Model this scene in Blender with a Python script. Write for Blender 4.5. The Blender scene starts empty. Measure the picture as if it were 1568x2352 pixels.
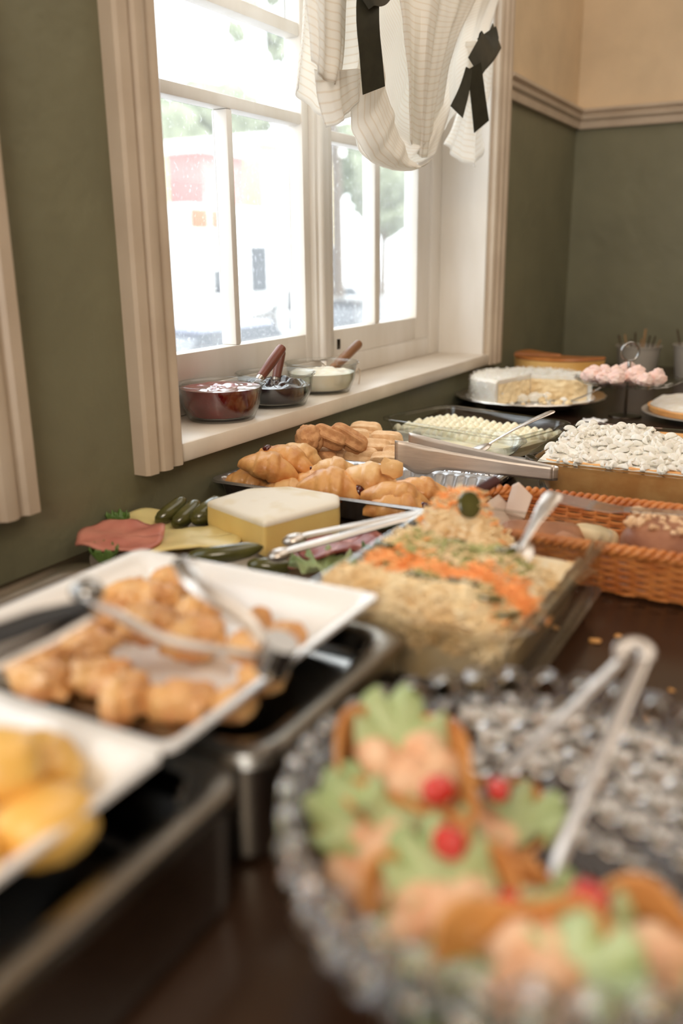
import bpy, bmesh, math, random
from mathutils import Vector, Matrix, noise, Quaternion

S = bpy.context.scene
COL = S.collection
PI = math.pi
rnd = random.Random(11)
CT = 0.90          # height of the counter top (m)


def lin(c):
    return tuple((x / 12.92 if x <= .04045 else ((x + .055) / 1.055) ** 2.4) for x in (v / 255 for v in c))


# ------------------------------------------------------------------ camera
yaw, pit, rol = 0.5076, 0.2855, -0.0107
F = Vector((-math.sin(yaw) * math.cos(pit), math.cos(yaw) * math.cos(pit), -math.sin(pit)))
R0 = F.cross(Vector((0, 0, 1))).normalized()
U0 = R0.cross(F)
RT = math.cos(rol) * R0 + math.sin(rol) * U0
UP = -math.sin(rol) * R0 + math.cos(rol) * U0
cam = bpy.data.cameras.new('camera')
co = bpy.data.objects.new('camera', cam)
COL.objects.link(co)
co.matrix_world = Matrix(((RT.x, UP.x, -F.x, .78), (RT.y, UP.y, -F.y, 0), (RT.z, UP.z, -F.z, 1.248), (0, 0, 0, 1)))
cam.sensor_fit = 'VERTICAL'
cam.sensor_height = 36
cam.sensor_width = 24
cam.lens = 36 * 2011.3 / 2352
cam.clip_start = .02
cam.dof.use_dof = True
cam.dof.focus_distance = 1.36
cam.dof.aperture_fstop = 2.4
cam.dof.aperture_blades = 0
S.camera = co

# ------------------------------------------------------------------ light
W = bpy.data.worlds.new('overcast_sky')
S.world = W
W.use_nodes = True
W.node_tree.nodes['Background'].inputs[0].default_value = (.90, .95, 1.0, 1)
W.node_tree.nodes['Background'].inputs[1].default_value = 4.0


def area(name, loc, size, size_y, rot, power, col, portal=False):
    l = bpy.data.lights.new(name, 'AREA')
    l.shape = 'RECTANGLE'
    l.size, l.size_y = size, size_y
    l.energy = power
    l.color = col
    o = bpy.data.objects.new(name, l)
    COL.objects.link(o)
    o.location = loc
    o.rotation_euler = rot
    if portal:
        l.cycles.is_portal = True
    return o


WARM = (1.0, .84, .66)
area('overhead_fill_light', (.95, 1.3, 2.62), 1.3, 2.6, (0, 0, 0), 15, (1.0, .92, .82))  # unseen lamp added as fill for surfaces that face up
area('rear_fill_light', (1.25, -1.7, 2.25), 1.2, .6, (math.radians(35), 0, 0), 27, WARM)  # unseen warm lamp added behind the camera to brighten the food fronts
# daylight portals in the window openings (they add no light of their own)
area('daylight_portal', (-.15, 1.54, 1.52), 1.06, 1.22, (0, -PI / 2, 0), 1, (1, 1, 1), True)
area('daylight_portal', (-.15, -.03, 1.52), 1.06, 1.22, (0, -PI / 2, 0), 1, (1, 1, 1), True)
area('daylight_portal', (2.2, -2.98, 1.2), 1.6, 2.1, (PI / 2, 0, 0), 1, (1, 1, 1), True)

sun = bpy.data.lights.new('street_fill_sun', 'SUN')
sun.energy = 4
sun.angle = math.radians(8)
sun.color = (1, .96, .9)
so = bpy.data.objects.new('street_fill_sun', sun)
COL.objects.link(so)
so.rotation_euler = Vector((-.75, .18, -.63)).to_track_quat('-Z', 'Y').to_euler()   # added to brighten the street, shining from behind the house

vs = S.view_settings
vs.view_transform = 'Standard'
vs.look = 'None'
vs.gamma = 1
vs.use_curve_mapping = False
vs.exposure = 0.35
cy = S.cycles
cy.max_bounces = 10
cy.diffuse_bounces = 4
cy.glossy_bounces = 5
cy.transmission_bounces = 8
cy.transparent_max_bounces = 24
cy.sample_clamp_indirect = 6
cy.caustics_reflective = False
cy.caustics_refractive = False
cy.use_denoising = True


# ------------------------------------------------------------------ materials
def nodes(name):
    m = bpy.data.materials.new(name)
    m.use_nodes = True
    nt = m.node_tree
    return m, nt, nt.nodes, nt.links


def mat(name, c, rough=.5, c2=None, scale=20, bump=0, bscale=60, metal=0, coat=0, spec=.5, sss=0, sssr=.01,
        stretch=(1, 1, 1), contrast=(.35, .65), detail=4, bdist=.002):
    """principled material; c2 mixes in by noise; bump is noise relief."""
    m, nt, N, L = nodes(name)
    p = N['Principled BSDF']
    p.inputs['Roughness'].default_value = rough
    p.inputs['Metallic'].default_value = metal
    p.inputs['Coat Weight'].default_value = coat
    p.inputs['Coat Roughness'].default_value = .08
    p.inputs['Specular IOR Level'].default_value = spec
    if sss:
        p.inputs['Subsurface Weight'].default_value = sss
        p.inputs['Subsurface Radius'].default_value = (1, .6, .35)
        p.inputs['Subsurface Scale'].default_value = sssr
    p.inputs['Base Color'].default_value = (*lin(c), 1)
    tc = N.new('ShaderNodeTexCoord')
    mp = N.new('ShaderNodeMapping')
    mp.inputs['Scale'].default_value = stretch
    L.new(tc.outputs['Object'], mp.inputs['Vector'])
    if c2 is not None:
        n = N.new('ShaderNodeTexNoise')
        n.inputs['Scale'].default_value = scale
        n.inputs['Detail'].default_value = detail
        L.new(mp.outputs[0], n.inputs['Vector'])
        r = N.new('ShaderNodeValToRGB')
        r.color_ramp.elements[0].position, r.color_ramp.elements[1].position = contrast
        r.color_ramp.elements[0].color = (*lin(c), 1)
        r.color_ramp.elements[1].color = (*lin(c2), 1)
        L.new(n.outputs['Fac'], r.inputs['Fac'])
        L.new(r.outputs['Color'], p.inputs['Base Color'])
    if bump:
        n2 = N.new('ShaderNodeTexNoise')
        n2.inputs['Scale'].default_value = bscale
        n2.inputs['Detail'].default_value = 5
        L.new(mp.outputs[0], n2.inputs['Vector'])
        b = N.new('ShaderNodeBump')
        b.inputs['Strength'].default_value = bump
        b.inputs['Distance'].default_value = bdist
        L.new(n2.outputs['Fac'], b.inputs['Height'])
        L.new(b.outputs[0], p.inputs['Normal'])
    return m


def thin_glass(name, tint=(.985, .99, .985), ior=1.45, dust=0.0, veil=0.0, rough=.0, edge=(.80, .85, .84)):
    """clear glass or plastic sheet: passes light straight on, reflects by fresnel."""
    m, nt, N, L = nodes(name)
    N.remove(N['Principled BSDF'])
    out = N['Material Output']
    tr = N.new('ShaderNodeBsdfTransparent')
    lw = N.new('ShaderNodeLayerWeight')
    lw.inputs['Blend'].default_value = .25
    mixc = N.new('ShaderNodeMix')
    mixc.data_type = 'RGBA'
    mixc.inputs[6].default_value = (*tint, 1)
    mixc.inputs[7].default_value = (*edge, 1)
    L.new(lw.outputs['Facing'], mixc.inputs[0])
    L.new(mixc.outputs[2], tr.inputs['Color'])
    gl = N.new('ShaderNodeBsdfGlossy')
    gl.inputs['Roughness'].default_value = rough
    fr = N.new('ShaderNodeFresnel')
    ge = N.new('ShaderNodeNewGeometry')
    ma = N.new('ShaderNodeMath')          # same reflectance on both faces of the sheet
    ma.operation = 'MULTIPLY_ADD'
    ma.inputs[1].default_value = 1 / ior - ior
    ma.inputs[2].default_value = ior
    L.new(ge.outputs['Backfacing'], ma.inputs[0])
    L.new(ma.outputs[0], fr.inputs['IOR'])
    mx = N.new('ShaderNodeMixShader')
    L.new(fr.outputs[0], mx.inputs[0])
    L.new(tr.outputs[0], mx.inputs[1])
    L.new(gl.outputs[0], mx.inputs[2])
    last = mx
    if dust:
        tc = N.new('ShaderNodeTexCoord')
        n = N.new('ShaderNodeTexNoise')
        n.inputs['Scale'].default_value = 130
        n.inputs['Detail'].default_value = 3
        L.new(tc.outputs['Object'], n.inputs['Vector'])
        r = N.new('ShaderNodeValToRGB')
        r.color_ramp.elements[0].position, r.color_ramp.elements[1].position = .58, .75
        r.color_ramp.elements[0].color = (veil, veil, veil, 1)
        r.color_ramp.elements[1].color = (dust, dust, dust, 1)
        L.new(n.outputs['Fac'], r.inputs['Fac'])
        d = N.new('ShaderNodeBsdfTranslucent')
        d.inputs['Color'].default_value = (.9, .9, .9, 1)
        m2 = N.new('ShaderNodeMixShader')
        L.new(r.outputs['Color'], m2.inputs[0])
        L.new(mx.outputs[0], m2.inputs[1])
        L.new(d.outputs[0], m2.inputs[2])
        last = m2
    L.new(last.outputs[0], out.inputs['Surface'])
    return m


def solid_glass(name, col=(1, 1, 1)):
    m, nt, N, L = nodes(name)
    N.remove(N['Principled BSDF'])
    g = N.new('ShaderNodeBsdfGlass')
    g.inputs['IOR'].default_value = 1.75
    g.inputs['Color'].default_value = (*col, 1)
    t = N.new('ShaderNodeBsdfTransparent')
    mx = N.new('ShaderNodeMixShader')
    mx.inputs[0].default_value = .10
    L.new(g.outputs[0], mx.inputs[1])
    L.new(t.outputs[0], mx.inputs[2])
    L.new(mx.outputs[0], N['Material Output'].inputs['Surface'])
    return m


def wall_paint(name, low, high, split):
    """plaster painted in two colours, the border at height SPLIT (m)."""
    m, nt, N, L = nodes(name)
    p = N['Principled BSDF']
    p.inputs['Roughness'].default_value = .55
    g = N.new('ShaderNodeNewGeometry')
    s = N.new('ShaderNodeSeparateXYZ')
    L.new(g.outputs['Position'], s.inputs[0])
    gt = N.new('ShaderNodeMath')
    gt.operation = 'GREATER_THAN'
    gt.inputs[1].default_value = split
    L.new(s.outputs['Z'], gt.inputs[0])
    n0 = N.new('ShaderNodeTexNoise')
    n0.inputs['Scale'].default_value = 7
    n0.inputs['Detail'].default_value = 6
    L.new(g.outputs['Position'], n0.inputs['Vector'])
    def ramp(c):
        r = N.new('ShaderNodeValToRGB')
        a = lin(c)
        r.color_ramp.elements[0].position, r.color_ramp.elements[1].position = .3, .7
        r.color_ramp.elements[0].color = (*[v * .9 for v in a], 1)
        r.color_ramp.elements[1].color = (*[v * 1.07 for v in a], 1)
        L.new(n0.outputs['Fac'], r.inputs['Fac'])
        return r
    a, b = ramp(low), ramp(high)
    mx = N.new('ShaderNodeMix')
    mx.data_type = 'RGBA'
    L.new(gt.outputs[0], mx.inputs[0])
    L.new(a.outputs[0], mx.inputs[6])
    L.new(b.outputs[0], mx.inputs[7])
    L.new(mx.outputs[2], p.inputs['Base Color'])
    n = N.new('ShaderNodeTexNoise')
    n.inputs['Scale'].default_value = 24
    n.inputs['Detail'].default_value = 7
    L.new(g.outputs['Position'], n.inputs['Vector'])
    bp = N.new('ShaderNodeBump')
    bp.inputs['Strength'].default_value = .45
    bp.inputs['Distance'].default_value = .006
    L.new(n.outputs['Fac'], bp.inputs['Height'])
    L.new(bp.outputs[0], p.inputs['Normal'])
    return m


def wood(name, c, c2, scale=6, rough=.3, axis=(1, .08, 1), spec=.5):
    return mat(name, c, rough, c2, scale, .08, scale * 3, stretch=axis, contrast=(.3, .7), detail=8, spec=spec)


M = {}
M['wall'] = wall_paint('two_tone_wall_paint', (118, 115, 90), (214, 190, 156), 1.64)
M['plain_wall'] = mat('cream_wall_paint', (215, 196, 165), .6)
M['floor'] = wood('floor_boards', (120, 84, 55), (84, 56, 36), 4)
M['dimmed_white_paint'] = mat('dimmed_white_gloss', (200, 183, 162), .38, (190, 172, 151), 12, .12, 50, spec=.4)  # white paint, with the dim warm room light put into its colour
M['sill_paint'] = mat('sill_gloss_paint', (228, 217, 202), .35, (218, 206, 190), 12, .12, 50)
M['sash_paint'] = mat('sash_gloss_paint', (236, 231, 224), .4, (226, 219, 208), 14, .15, 90, stretch=(1, 1, .2))
M['pane'] = thin_glass('window_glass', (.97, .98, .98), 1.45, .22, .06, edge=(.9, .93, .92))
M['counter'] = wood('dark_stained_wood', (62, 42, 29), (38, 26, 18), 5, .24, (1, .1, 1))
M['glass'] = thin_glass('clear_glass', (.985, .988, .985), edge=(.70, .73, .71))
M['dish'] = thin_glass('baking_dish_glass', (.985, .988, .984), 1.55, edge=(.78, .80, .78))
M['crystal'] = solid_glass('pressed_glass', (1, 1, 1))
M['crystal_shell'] = thin_glass('pressed_glass_wall', (.98, .98, .985), 1.22, edge=(.84, .84, .85))
M['plastic'] = thin_glass('clear_plastic', (.94, .95, .96), 1.45, .38, .32, rough=.08, edge=(.75, .77, .79))
M['steel'] = mat('brushed_steel', (214, 206, 198), .32, (198, 190, 182), 30, .05, 200, metal=1, stretch=(1, 1, 8))
M['satin_steel'] = mat('satin_steel', (232, 222, 212), .46, (218, 208, 198), 30, .05, 200, metal=1, stretch=(1, 1, 8))
M['mirror_steel'] = mat('polished_steel', (150, 148, 145), .12, metal=1)
M['tray_steel'] = mat('dark_polished_steel', (158, 151, 140), .26, (142, 136, 126), 20, metal=1)
M['foil'] = mat('aluminium_foil', (196, 196, 200), .22, bump=.5, bscale=70, metal=1)
M['foil_tray'] = mat('foil_tray_metal', (196, 196, 198), .34, bump=.25, bscale=120, metal=1)
M['dark_metal'] = mat('black_enamel', (26, 26, 27), .35)
M['china'] = mat('white_glazed_china', (238, 236, 233), .16, coat=.3)
M['jam_red'] = mat('red_jam', (118, 8, 14), .1, (92, 6, 10), 30, .5, 60, coat=.6)
M['jam_top'] = mat('red_jam_surface', (150, 30, 42), .12, (110, 20, 32), 40, .8, 50, coat=1)
M['jam_dark'] = mat('blueberry_jam', (22, 16, 24), .1, (34, 20, 36), 30, .3, 60, coat=.8)
M['cream'] = mat('whipped_cream', (246, 240, 226), .5, (238, 229, 208), 30, .3, 60, sss=.2)
M['cream_white'] = mat('white_frosting', (246, 243, 236), .6, (236, 230, 216), 60, .5, 140, sss=.15)
M['cream_yellow'] = mat('piped_vanilla_cream', (244, 238, 214), .5, (232, 222, 186), 40, .3, 80, sss=.2)
M['handle_red'] = wood('reddish_wood', (122, 66, 48), (96, 48, 34), 20, .4, (1, 1, .15))
M['handle_oak'] = wood('olive_wood', (176, 128, 88), (120, 78, 48), 25, .45, (1, .2, .2))
M['handle_brown'] = mat('dark_brown_plastic', (66, 30, 26), .5, spec=.3)
M['pastry'] = mat('golden_pastry', (226, 170, 104), .45, (188, 114, 56), 34, .6, 110, coat=.15, contrast=(.42, .72))
M['pastry_pale'] = mat('pale_golden_pastry', (236, 192, 132), .45, (206, 144, 82), 30, .6, 110, coat=.15, contrast=(.42, .72))
M['filling'] = mat('dark_red_filling', (78, 18, 16), .2, coat=.5)
M['sugar'] = mat('sugared_dough', (238, 204, 162), .75, (222, 180, 134), 90, .5, 300)
M['sugar_dark'] = mat('cinnamon_sugared_dough', (216, 164, 114), .75, (184, 128, 82), 80, .6, 260)
M['fried'] = mat('fried_dough', (232, 184, 122), .4, (196, 122, 66), 34, .5, 70, coat=.2, contrast=(.4, .7))
M['potato'] = mat('buttery_roll', (246, 204, 116), .35, (234, 174, 76), 12, .15, 40, coat=.3)
M['cheese'] = mat('yellow_cheese', (238, 212, 140), .42, (230, 198, 122), 14, .1, 50, sss=.25)
M['rind'] = mat('white_cheese_rind', (240, 234, 220), .7, (224, 208, 172), 22, .3, 60, contrast=(.5, .75))
M['cheese_slice'] = mat('sliced_cheese', (232, 214, 152), .4, (226, 204, 140), 10, sss=.2)
M['ham'] = mat('cooked_ham', (208, 140, 122), .4, (190, 116, 102), 30, .1, 60)
M['salami'] = mat('cured_sausage', (150, 72, 64), .4, (196, 130, 116), 90, .1, 60, contrast=(.55, .65))
M['pickle'] = mat('dill_pickle_skin', (92, 90, 44), .22, (62, 62, 28), 25, .3, 60, coat=.5)
M['pickle_flesh'] = mat('pickle_flesh', (160, 160, 104), .3, (134, 138, 80), 40, coat=.4)
M['lettuce'] = mat('lettuce_leaf', (158, 178, 120), .45, (196, 208, 160), 20, .4, 50)
M['lettuce_dark'] = mat('dark_lettuce_leaf', (74, 104, 44), .45, (104, 134, 66), 20, .4, 50)
M['tomato'] = mat('tomato_flesh', (206, 46, 30), .2, (184, 28, 22), 30, coat=.5)
M['salad_cream'] = mat('pink_salad_filling', (240, 204, 168), .5, (228, 172, 132), 60, .6, 120)
M['toast'] = mat('toasted_bread', (222, 164, 96), .6, (184, 112, 52), 16, .4, 120)
M['bread'] = mat('soft_bread', (244, 224, 184), .7, (232, 204, 156), 20, .4, 120)
M['carrot'] = mat('carrot', (252, 186, 122), .45, (248, 160, 88), 40)
M['shred'] = mat('grated_topping', (246, 228, 190), .55, (230, 196, 142), 40)
M['relish'] = mat('green_relish', (186, 184, 124), .45, (150, 152, 92), 50)
M['salad'] = mat('creamy_salad', (242, 228, 198), .5, (232, 204, 158), 30, .6, 60)
M['smear'] = mat('dressing_smear', (238, 228, 210), .5, (238, 200, 150), 30)
M['sponge'] = mat('sponge_cake', (246, 190, 122), .7, (226, 160, 92), 26, .4, 120)
M['caramel'] = mat('caramelised_top', (196, 126, 62), .4, (160, 92, 38), 14, .2, 60, coat=.2)
M['custard'] = mat('baked_custard', (238, 196, 124), .45, (226, 176, 100), 14, .1, 60)
M['meringue'] = mat('pink_meringue', (248, 206, 194), .55, (250, 224, 214), 30, .15, 60, sss=.2)
M['wicker'] = mat('honey_wicker', (212, 138, 74), .45, (182, 104, 50), 40, .3, 150)
M['paper'] = mat('baking_paper', (206, 184, 168), .6)
M['date_bread'] = mat('dark_fruit_bread', (176, 120, 86), .6, (136, 84, 56), 30, .5, 110)
M['nuts'] = mat('chopped_nuts', (236, 204, 166), .6, (204, 160, 118), 50)
M['linen'] = None
M['ribbon'] = mat('dark_green_ribbon', (52, 50, 36), .6, (44, 42, 30), 60, .1, 400)
M['bucket'] = mat('grey_enamel', (172, 164, 152), .5)
M['stick'] = wood('plain_wood', (196, 158, 112), (176, 136, 92), 20, .6, (1, 1, .1))
M['stick_dark'] = wood('dark_wood', (78, 58, 40), (58, 42, 28), 20, .6, (1, 1, .1))
M['crumb'] = mat('pastry_crumb', (206, 150, 84), .6)
M['iron'] = mat('dark_stem_metal', (70, 62, 54), .3, metal=1)
M['asphalt'] = mat('pale_paving', (190, 190, 192), .9, (170, 170, 174), 2)
M['render_white'] = mat('white_render', (236, 236, 232), .9)
M['render_pink'] = mat('faded_pink_render', (196, 112, 108), .9)
M['render_cream'] = mat('cream_render', (206, 190, 146), .9)
M['sign_red'] = mat('red_sign_paint', (214, 96, 66), .6)
M['tree_leaf'] = mat('tree_foliage', (92, 98, 76), .8, (124, 130, 106), 2)
M['bark'] = mat('bark', (96, 84, 72), .9)
M['car_blue'] = mat('grey_blue_car_paint', (132, 136, 156), .3, coat=.5)
M['car_dark'] = mat('dark_car_paint', (66, 62, 60), .3, coat=.5)
M['car_glass'] = mat('car_window', (40, 44, 50), .1)
M['tyre'] = mat('tyre_rubber', (24, 24, 24), .8)
M['pole'] = mat('pale_metal_pole', (196, 194, 188), .5)


def linen():
    m, nt, N, L = nodes('striped_linen')
    N.remove(N['Principled BSDF'])
    uv = N.new('ShaderNodeUVMap')
    w = N.new('ShaderNodeTexWave')
    w.wave_type = 'BANDS'
    w.bands_direction = 'Y'
    w.inputs['Scale'].default_value = 9
    w.inputs['Distortion'].default_value = .5
    w.inputs['Detail'].default_value = 1
    L.new(uv.outputs[0], w.inputs['Vector'])
    r = N.new('ShaderNodeValToRGB')
    r.color_ramp.elements[0].position, r.color_ramp.elements[1].position = .0, .16
    r.color_ramp.elements[0].color = (*lin((241, 233, 221)), 1)
    r.color_ramp.elements[1].color = (*lin((250, 247, 241)), 1)
    L.new(w.outputs['Fac'], r.inputs['Fac'])
    d = N.new('ShaderNodeBsdfDiffuse')
    t = N.new('ShaderNodeBsdfTranslucent')
    L.new(r.outputs[0], d.inputs[0])
    L.new(r.outputs[0], t.inputs[0])
    mx = N.new('ShaderNodeMixShader')
    mx.inputs[0].default_value = .5
    L.new(d.outputs[0], mx.inputs[1])
    L.new(t.outputs[0], mx.inputs[2])
    tc = N.new('ShaderNodeTexCoord')
    n = N.new('ShaderNodeTexNoise')
    n.inputs['Scale'].default_value = 500
    L.new(tc.outputs['Object'], n.inputs['Vector'])
    b = N.new('ShaderNodeBump')
    b.inputs['Strength'].default_value = .15
    b.inputs['Distance'].default_value = .001
    L.new(n.outputs['Fac'], b.inputs['Height'])
    L.new(b.outputs[0], d.inputs['Normal'])
    L.new(mx.outputs[0], N['Material Output'].inputs['Surface'])
    return m


M['linen'] = linen()


# ------------------------------------------------------------------ geometry
class G:
    def __init__(s):
        s.v, s.f, s.uv = [], [], None

    def add(s, v, f):
        n = len(s.v)
        s.v += [Vector(p) for p in v]
        s.f += [tuple(i + n for i in q) for q in f]
        return s

    def loft(s, rings, cap0=True, cap1=True, closed=True):
        n = len(rings[0])
        v = [p for r in rings for p in r]
        f = []
        for i in range(len(rings) - 1):
            for j in range(n if closed else n - 1):
                k = (j + 1) % n
                f.append((i * n + j, i * n + k, (i + 1) * n + k, (i + 1) * n + j))
        if cap0:
            f.append(tuple(reversed(range(n))))
        if cap1:
            f.append(tuple((len(rings) - 1) * n + j for j in range(n)))
        return s.add(v, f)

    def box(s, x0, x1, y0, y1, z0, z1, b=0):
        bm = bmesh.new()
        bmesh.ops.create_cube(bm, size=1)
        for q in bm.verts:
            q.co = Vector(((x0 + x1) / 2 + q.co.x * (x1 - x0), (y0 + y1) / 2 + q.co.y * (y1 - y0), (z0 + z1) / 2 + q.co.z * (z1 - z0)))
        if b:
            bmesh.ops.bevel(bm, geom=bm.edges[:], offset=b, segments=2, affect='EDGES', profile=.5)
        bm.verts.index_update()
        s.add([q.co.copy() for q in bm.verts], [tuple(q.index for q in f.verts) for f in bm.faces])
        bm.free()
        return s

    def tube(s, pts, r, n=10, flat=1.0, up=None, cap=True):
        """round (or flattened) bar along pts; r a number or one per point."""
        pts = [Vector(p) for p in pts]
        rr = r if isinstance(r, (list, tuple)) else [r] * len(pts)
        rings = []
        prev = None
        for i, p in enumerate(pts):
            t = (pts[min(i + 1, len(pts) - 1)] - pts[max(i - 1, 0)]).normalized()
            if prev is None:
                a = Vector(up) if up else (Vector((0, 0, 1)) if abs(t.z) < .9 else Vector((1, 0, 0)))
            else:
                a = prev
            a = (a - t * a.dot(t)).normalized()
            prev = a
            b = t.cross(a)
            rings.append([p + a * (rr[i] * flat * math.cos(2 * PI * k / n)) + b * (rr[i] * math.sin(2 * PI * k / n)) for k in range(n)])
        return s.loft(rings, cap, cap)

    def lathe(s, prof, c=(0, 0, 0), n=40, a0=0, a1=2 * PI, jit=None):
        full = abs(a1 - a0 - 2 * PI) < 1e-6
        m = n if full else n + 1
        rings = []
        for k in range(m):
            a = a0 + (a1 - a0) * k / n
            ring = []
            for r, z in prof:
                q = jit(r, z, a) if jit else (r, z)
                ring.append(Vector((c[0] + q[0] * math.cos(a), c[1] + q[0] * math.sin(a), c[2] + q[1])))
            rings.append(ring)
        P = len(prof)
        v = [p for r in rings for p in r]
        f = []
        for k in range(m if full else m - 1):
            k2 = (k + 1) % m
            for j in range(P - 1):
                f.append((k * P + j, k2 * P + j, k2 * P + j + 1, k * P + j + 1))
        if not full:
            f.append(tuple(reversed(range(P))))
            f.append(tuple((m - 1) * P + j for j in range(P)))
        return s.add(v, f)

    def grid(s, fn, nu, nv, uv=False):
        v = [fn(i / nu, j / nv) for j in range(nv + 1) for i in range(nu + 1)]
        f = []
        for j in range(nv):
            for i in range(nu):
                a = j * (nu + 1) + i
                f.append((a, a + 1, a + nu + 2, a + nu + 1))
        if uv:
            s.uv = (s.uv or []) + [(i / nu, j / nv) for j in range(nv + 1) for i in range(nu + 1)]
        return s.add(v, f)

    def blob(s, c, rad, rot=None, amp=.08, freq=3., sub=3, seed=0, power=1.):
        bm = bmesh.new()
        bmesh.ops.create_icosphere(bm, subdivisions=sub, radius=1)
        bm.verts.index_update()
        o = Vector((seed * 3.7, seed * 1.3, seed * 2.1))
        vs = []
        for q in bm.verts:
            d = 1 + amp * noise.noise(q.co * freq + o) + amp * .5 * noise.noise(q.co * freq * 2.3 + o)
            p = q.co
            if power != 1:
                p = Vector([math.copysign(abs(t) ** power, t) for t in p])
            p = Vector((p.x * rad[0], p.y * rad[1], p.z * rad[2])) * d
            if rot is not None:
                p = rot @ p
            vs.append(p + Vector(c))
        s.add(vs, [tuple(q.index for q in f.verts) for f in bm.faces])
        bm.free()
        return s


def mesh_of(name, g, m, smooth=True, ang=40):
    me = bpy.data.meshes.new(name)
    me.from_pydata([tuple(v) for v in g.v], [], g.f)
    if g.uv and len(g.uv) == len(g.v):
        ul = me.uv_layers.new(name='UVMap')
        for lp in me.loops:
            ul.data[lp.index].uv = g.uv[lp.vertex_index]
    me.materials.append(m)
    if smooth:
        me.shade_smooth()
        me.set_sharp_from_angle(angle=math.radians(ang))
    me.validate()
    return me


def empty(name, loc, label=None, cat=None, group=None, kind=None):
    o = bpy.data.objects.new(name, None)
    o.empty_display_size = .02
    COL.objects.link(o)
    o.location = loc
    return tag(o, label, cat, group, kind)


def tag(o, label=None, cat=None, group=None, kind=None):
    for k, v in (('label', label), ('category', cat), ('group', group), ('kind', kind)):
        if v:
            o[k] = v
    return o


def wloc(o):
    v = Vector((0, 0, 0))
    while o is not None:
        v = v + o.location
        o = o.parent
    return v


def part(name, g, m, parent, smooth=True, ang=40, kind=None, label=None, mod=None):
    """a part: world-space geometry under an unrotated parent."""
    off = wloc(parent)
    g.v = [v - off for v in g.v]
    o = bpy.data.objects.new(name, mesh_of(name, g, m, smooth, ang))
    COL.objects.link(o)
    o.parent = parent
    if mod:
        d = o.modifiers.new('solid', 'SOLIDIFY')
        d.thickness = mod
        d.offset = 0
    return tag(o, label, None, None, kind)


def thing(name, g, m, label=None, cat=None, group=None, kind=None, smooth=True, ang=40, mod=None):
    """a thing that is one mesh, its origin at its base."""
    lo = Vector((min(v.x for v in g.v), min(v.y for v in g.v), min(v.z for v in g.v)))
    hi = Vector((max(v.x for v in g.v), max(v.y for v in g.v), 0))
    b = Vector(((lo.x + hi.x) / 2, (lo.y + hi.y) / 2, lo.z))
    g.v = [v - b for v in g.v]
    o = bpy.data.objects.new(name, mesh_of(name, g, m, smooth, ang))
    COL.objects.link(o)
    o.location = b
    if mod:
        d = o.modifiers.new('solid', 'SOLIDIFY')
        d.thickness = mod
        d.offset = 0
    return tag(o, label, cat, group, kind)


def dup(root, loc, rotz, label, group=None):
    r = root.copy()
    COL.objects.link(r)
    r.location = loc
    r.rotation_euler = (0, 0, rotz)
    r['label'] = label
    if group:
        r['group'] = group
    for ch in list(root.children):
        c = ch.copy()
        COL.objects.link(c)
        c.parent = r
        for gch in list(ch.children):
            d = gch.copy()
            COL.objects.link(d)
            d.parent = c
    return r


def rrect(cx, cy, hx, hy, r, z, n=7, rot=0.0):
    r = min(r, hx * .99, hy * .99)
    pts = []
    for sx, sy, a0 in ((1, 1, 0), (-1, 1, PI / 2), (-1, -1, PI), (1, -1, 3 * PI / 2)):
        for k in range(n):
            a = a0 + (PI / 2) * k / (n - 1)
            pts.append((sx * (hx - r) + r * math.cos(a), sy * (hy - r) + r * math.sin(a)))
    c, s = math.cos(rot), math.sin(rot)
    return [Vector((cx + x * c - y * s, cy + x * s + y * c, z)) for x, y in pts]


def oval(cx, cy, rx, ry, z, n=48, rot=0.0):
    c, s = math.cos(rot), math.sin(rot)
    return [Vector((cx + rx * math.cos(2 * PI * k / n) * c - ry * math.sin(2 * PI * k / n) * s,
                    cy + rx * math.cos(2 * PI * k / n) * s + ry * math.sin(2 * PI * k / n) * c, z)) for k in range(n)]


def catmull(P, n):
    """smooth polyline through P with n points per span."""
    P = [Vector(p) for p in P]
    out = []
    for i in range(len(P) - 1):
        a, b, c, d = P[max(i - 1, 0)], P[i], P[i + 1], P[min(i + 2, len(P) - 1)]
        for k in range(n):
            t = k / n
            out.append(.5 * ((2 * b) + (c - a) * t + (2 * a - 5 * b + 4 * c - d) * t * t + (3 * b - a - 3 * c + d) * t ** 3))
    out.append(P[-1])
    return out


def resample(P, m):
    L = [0]
    for a, b in zip(P, P[1:]):
        L.append(L[-1] + (b - a).length)
    out = []
    j = 0
    for k in range(m):
        t = L[-1] * k / (m - 1)
        while j < len(P) - 2 and L[j + 1] < t:
            j += 1
        d = L[j + 1] - L[j]
        out.append(P[j].lerp(P[j + 1], 0 if d == 0 else min(1, (t - L[j]) / d)))
    return out


def axis_rot(d, roll=0):
    """rotation that lays +X along d."""
    return d.to_track_quat('X', 'Z').to_matrix() @ Matrix.Rotation(roll, 3, 'X')


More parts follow.
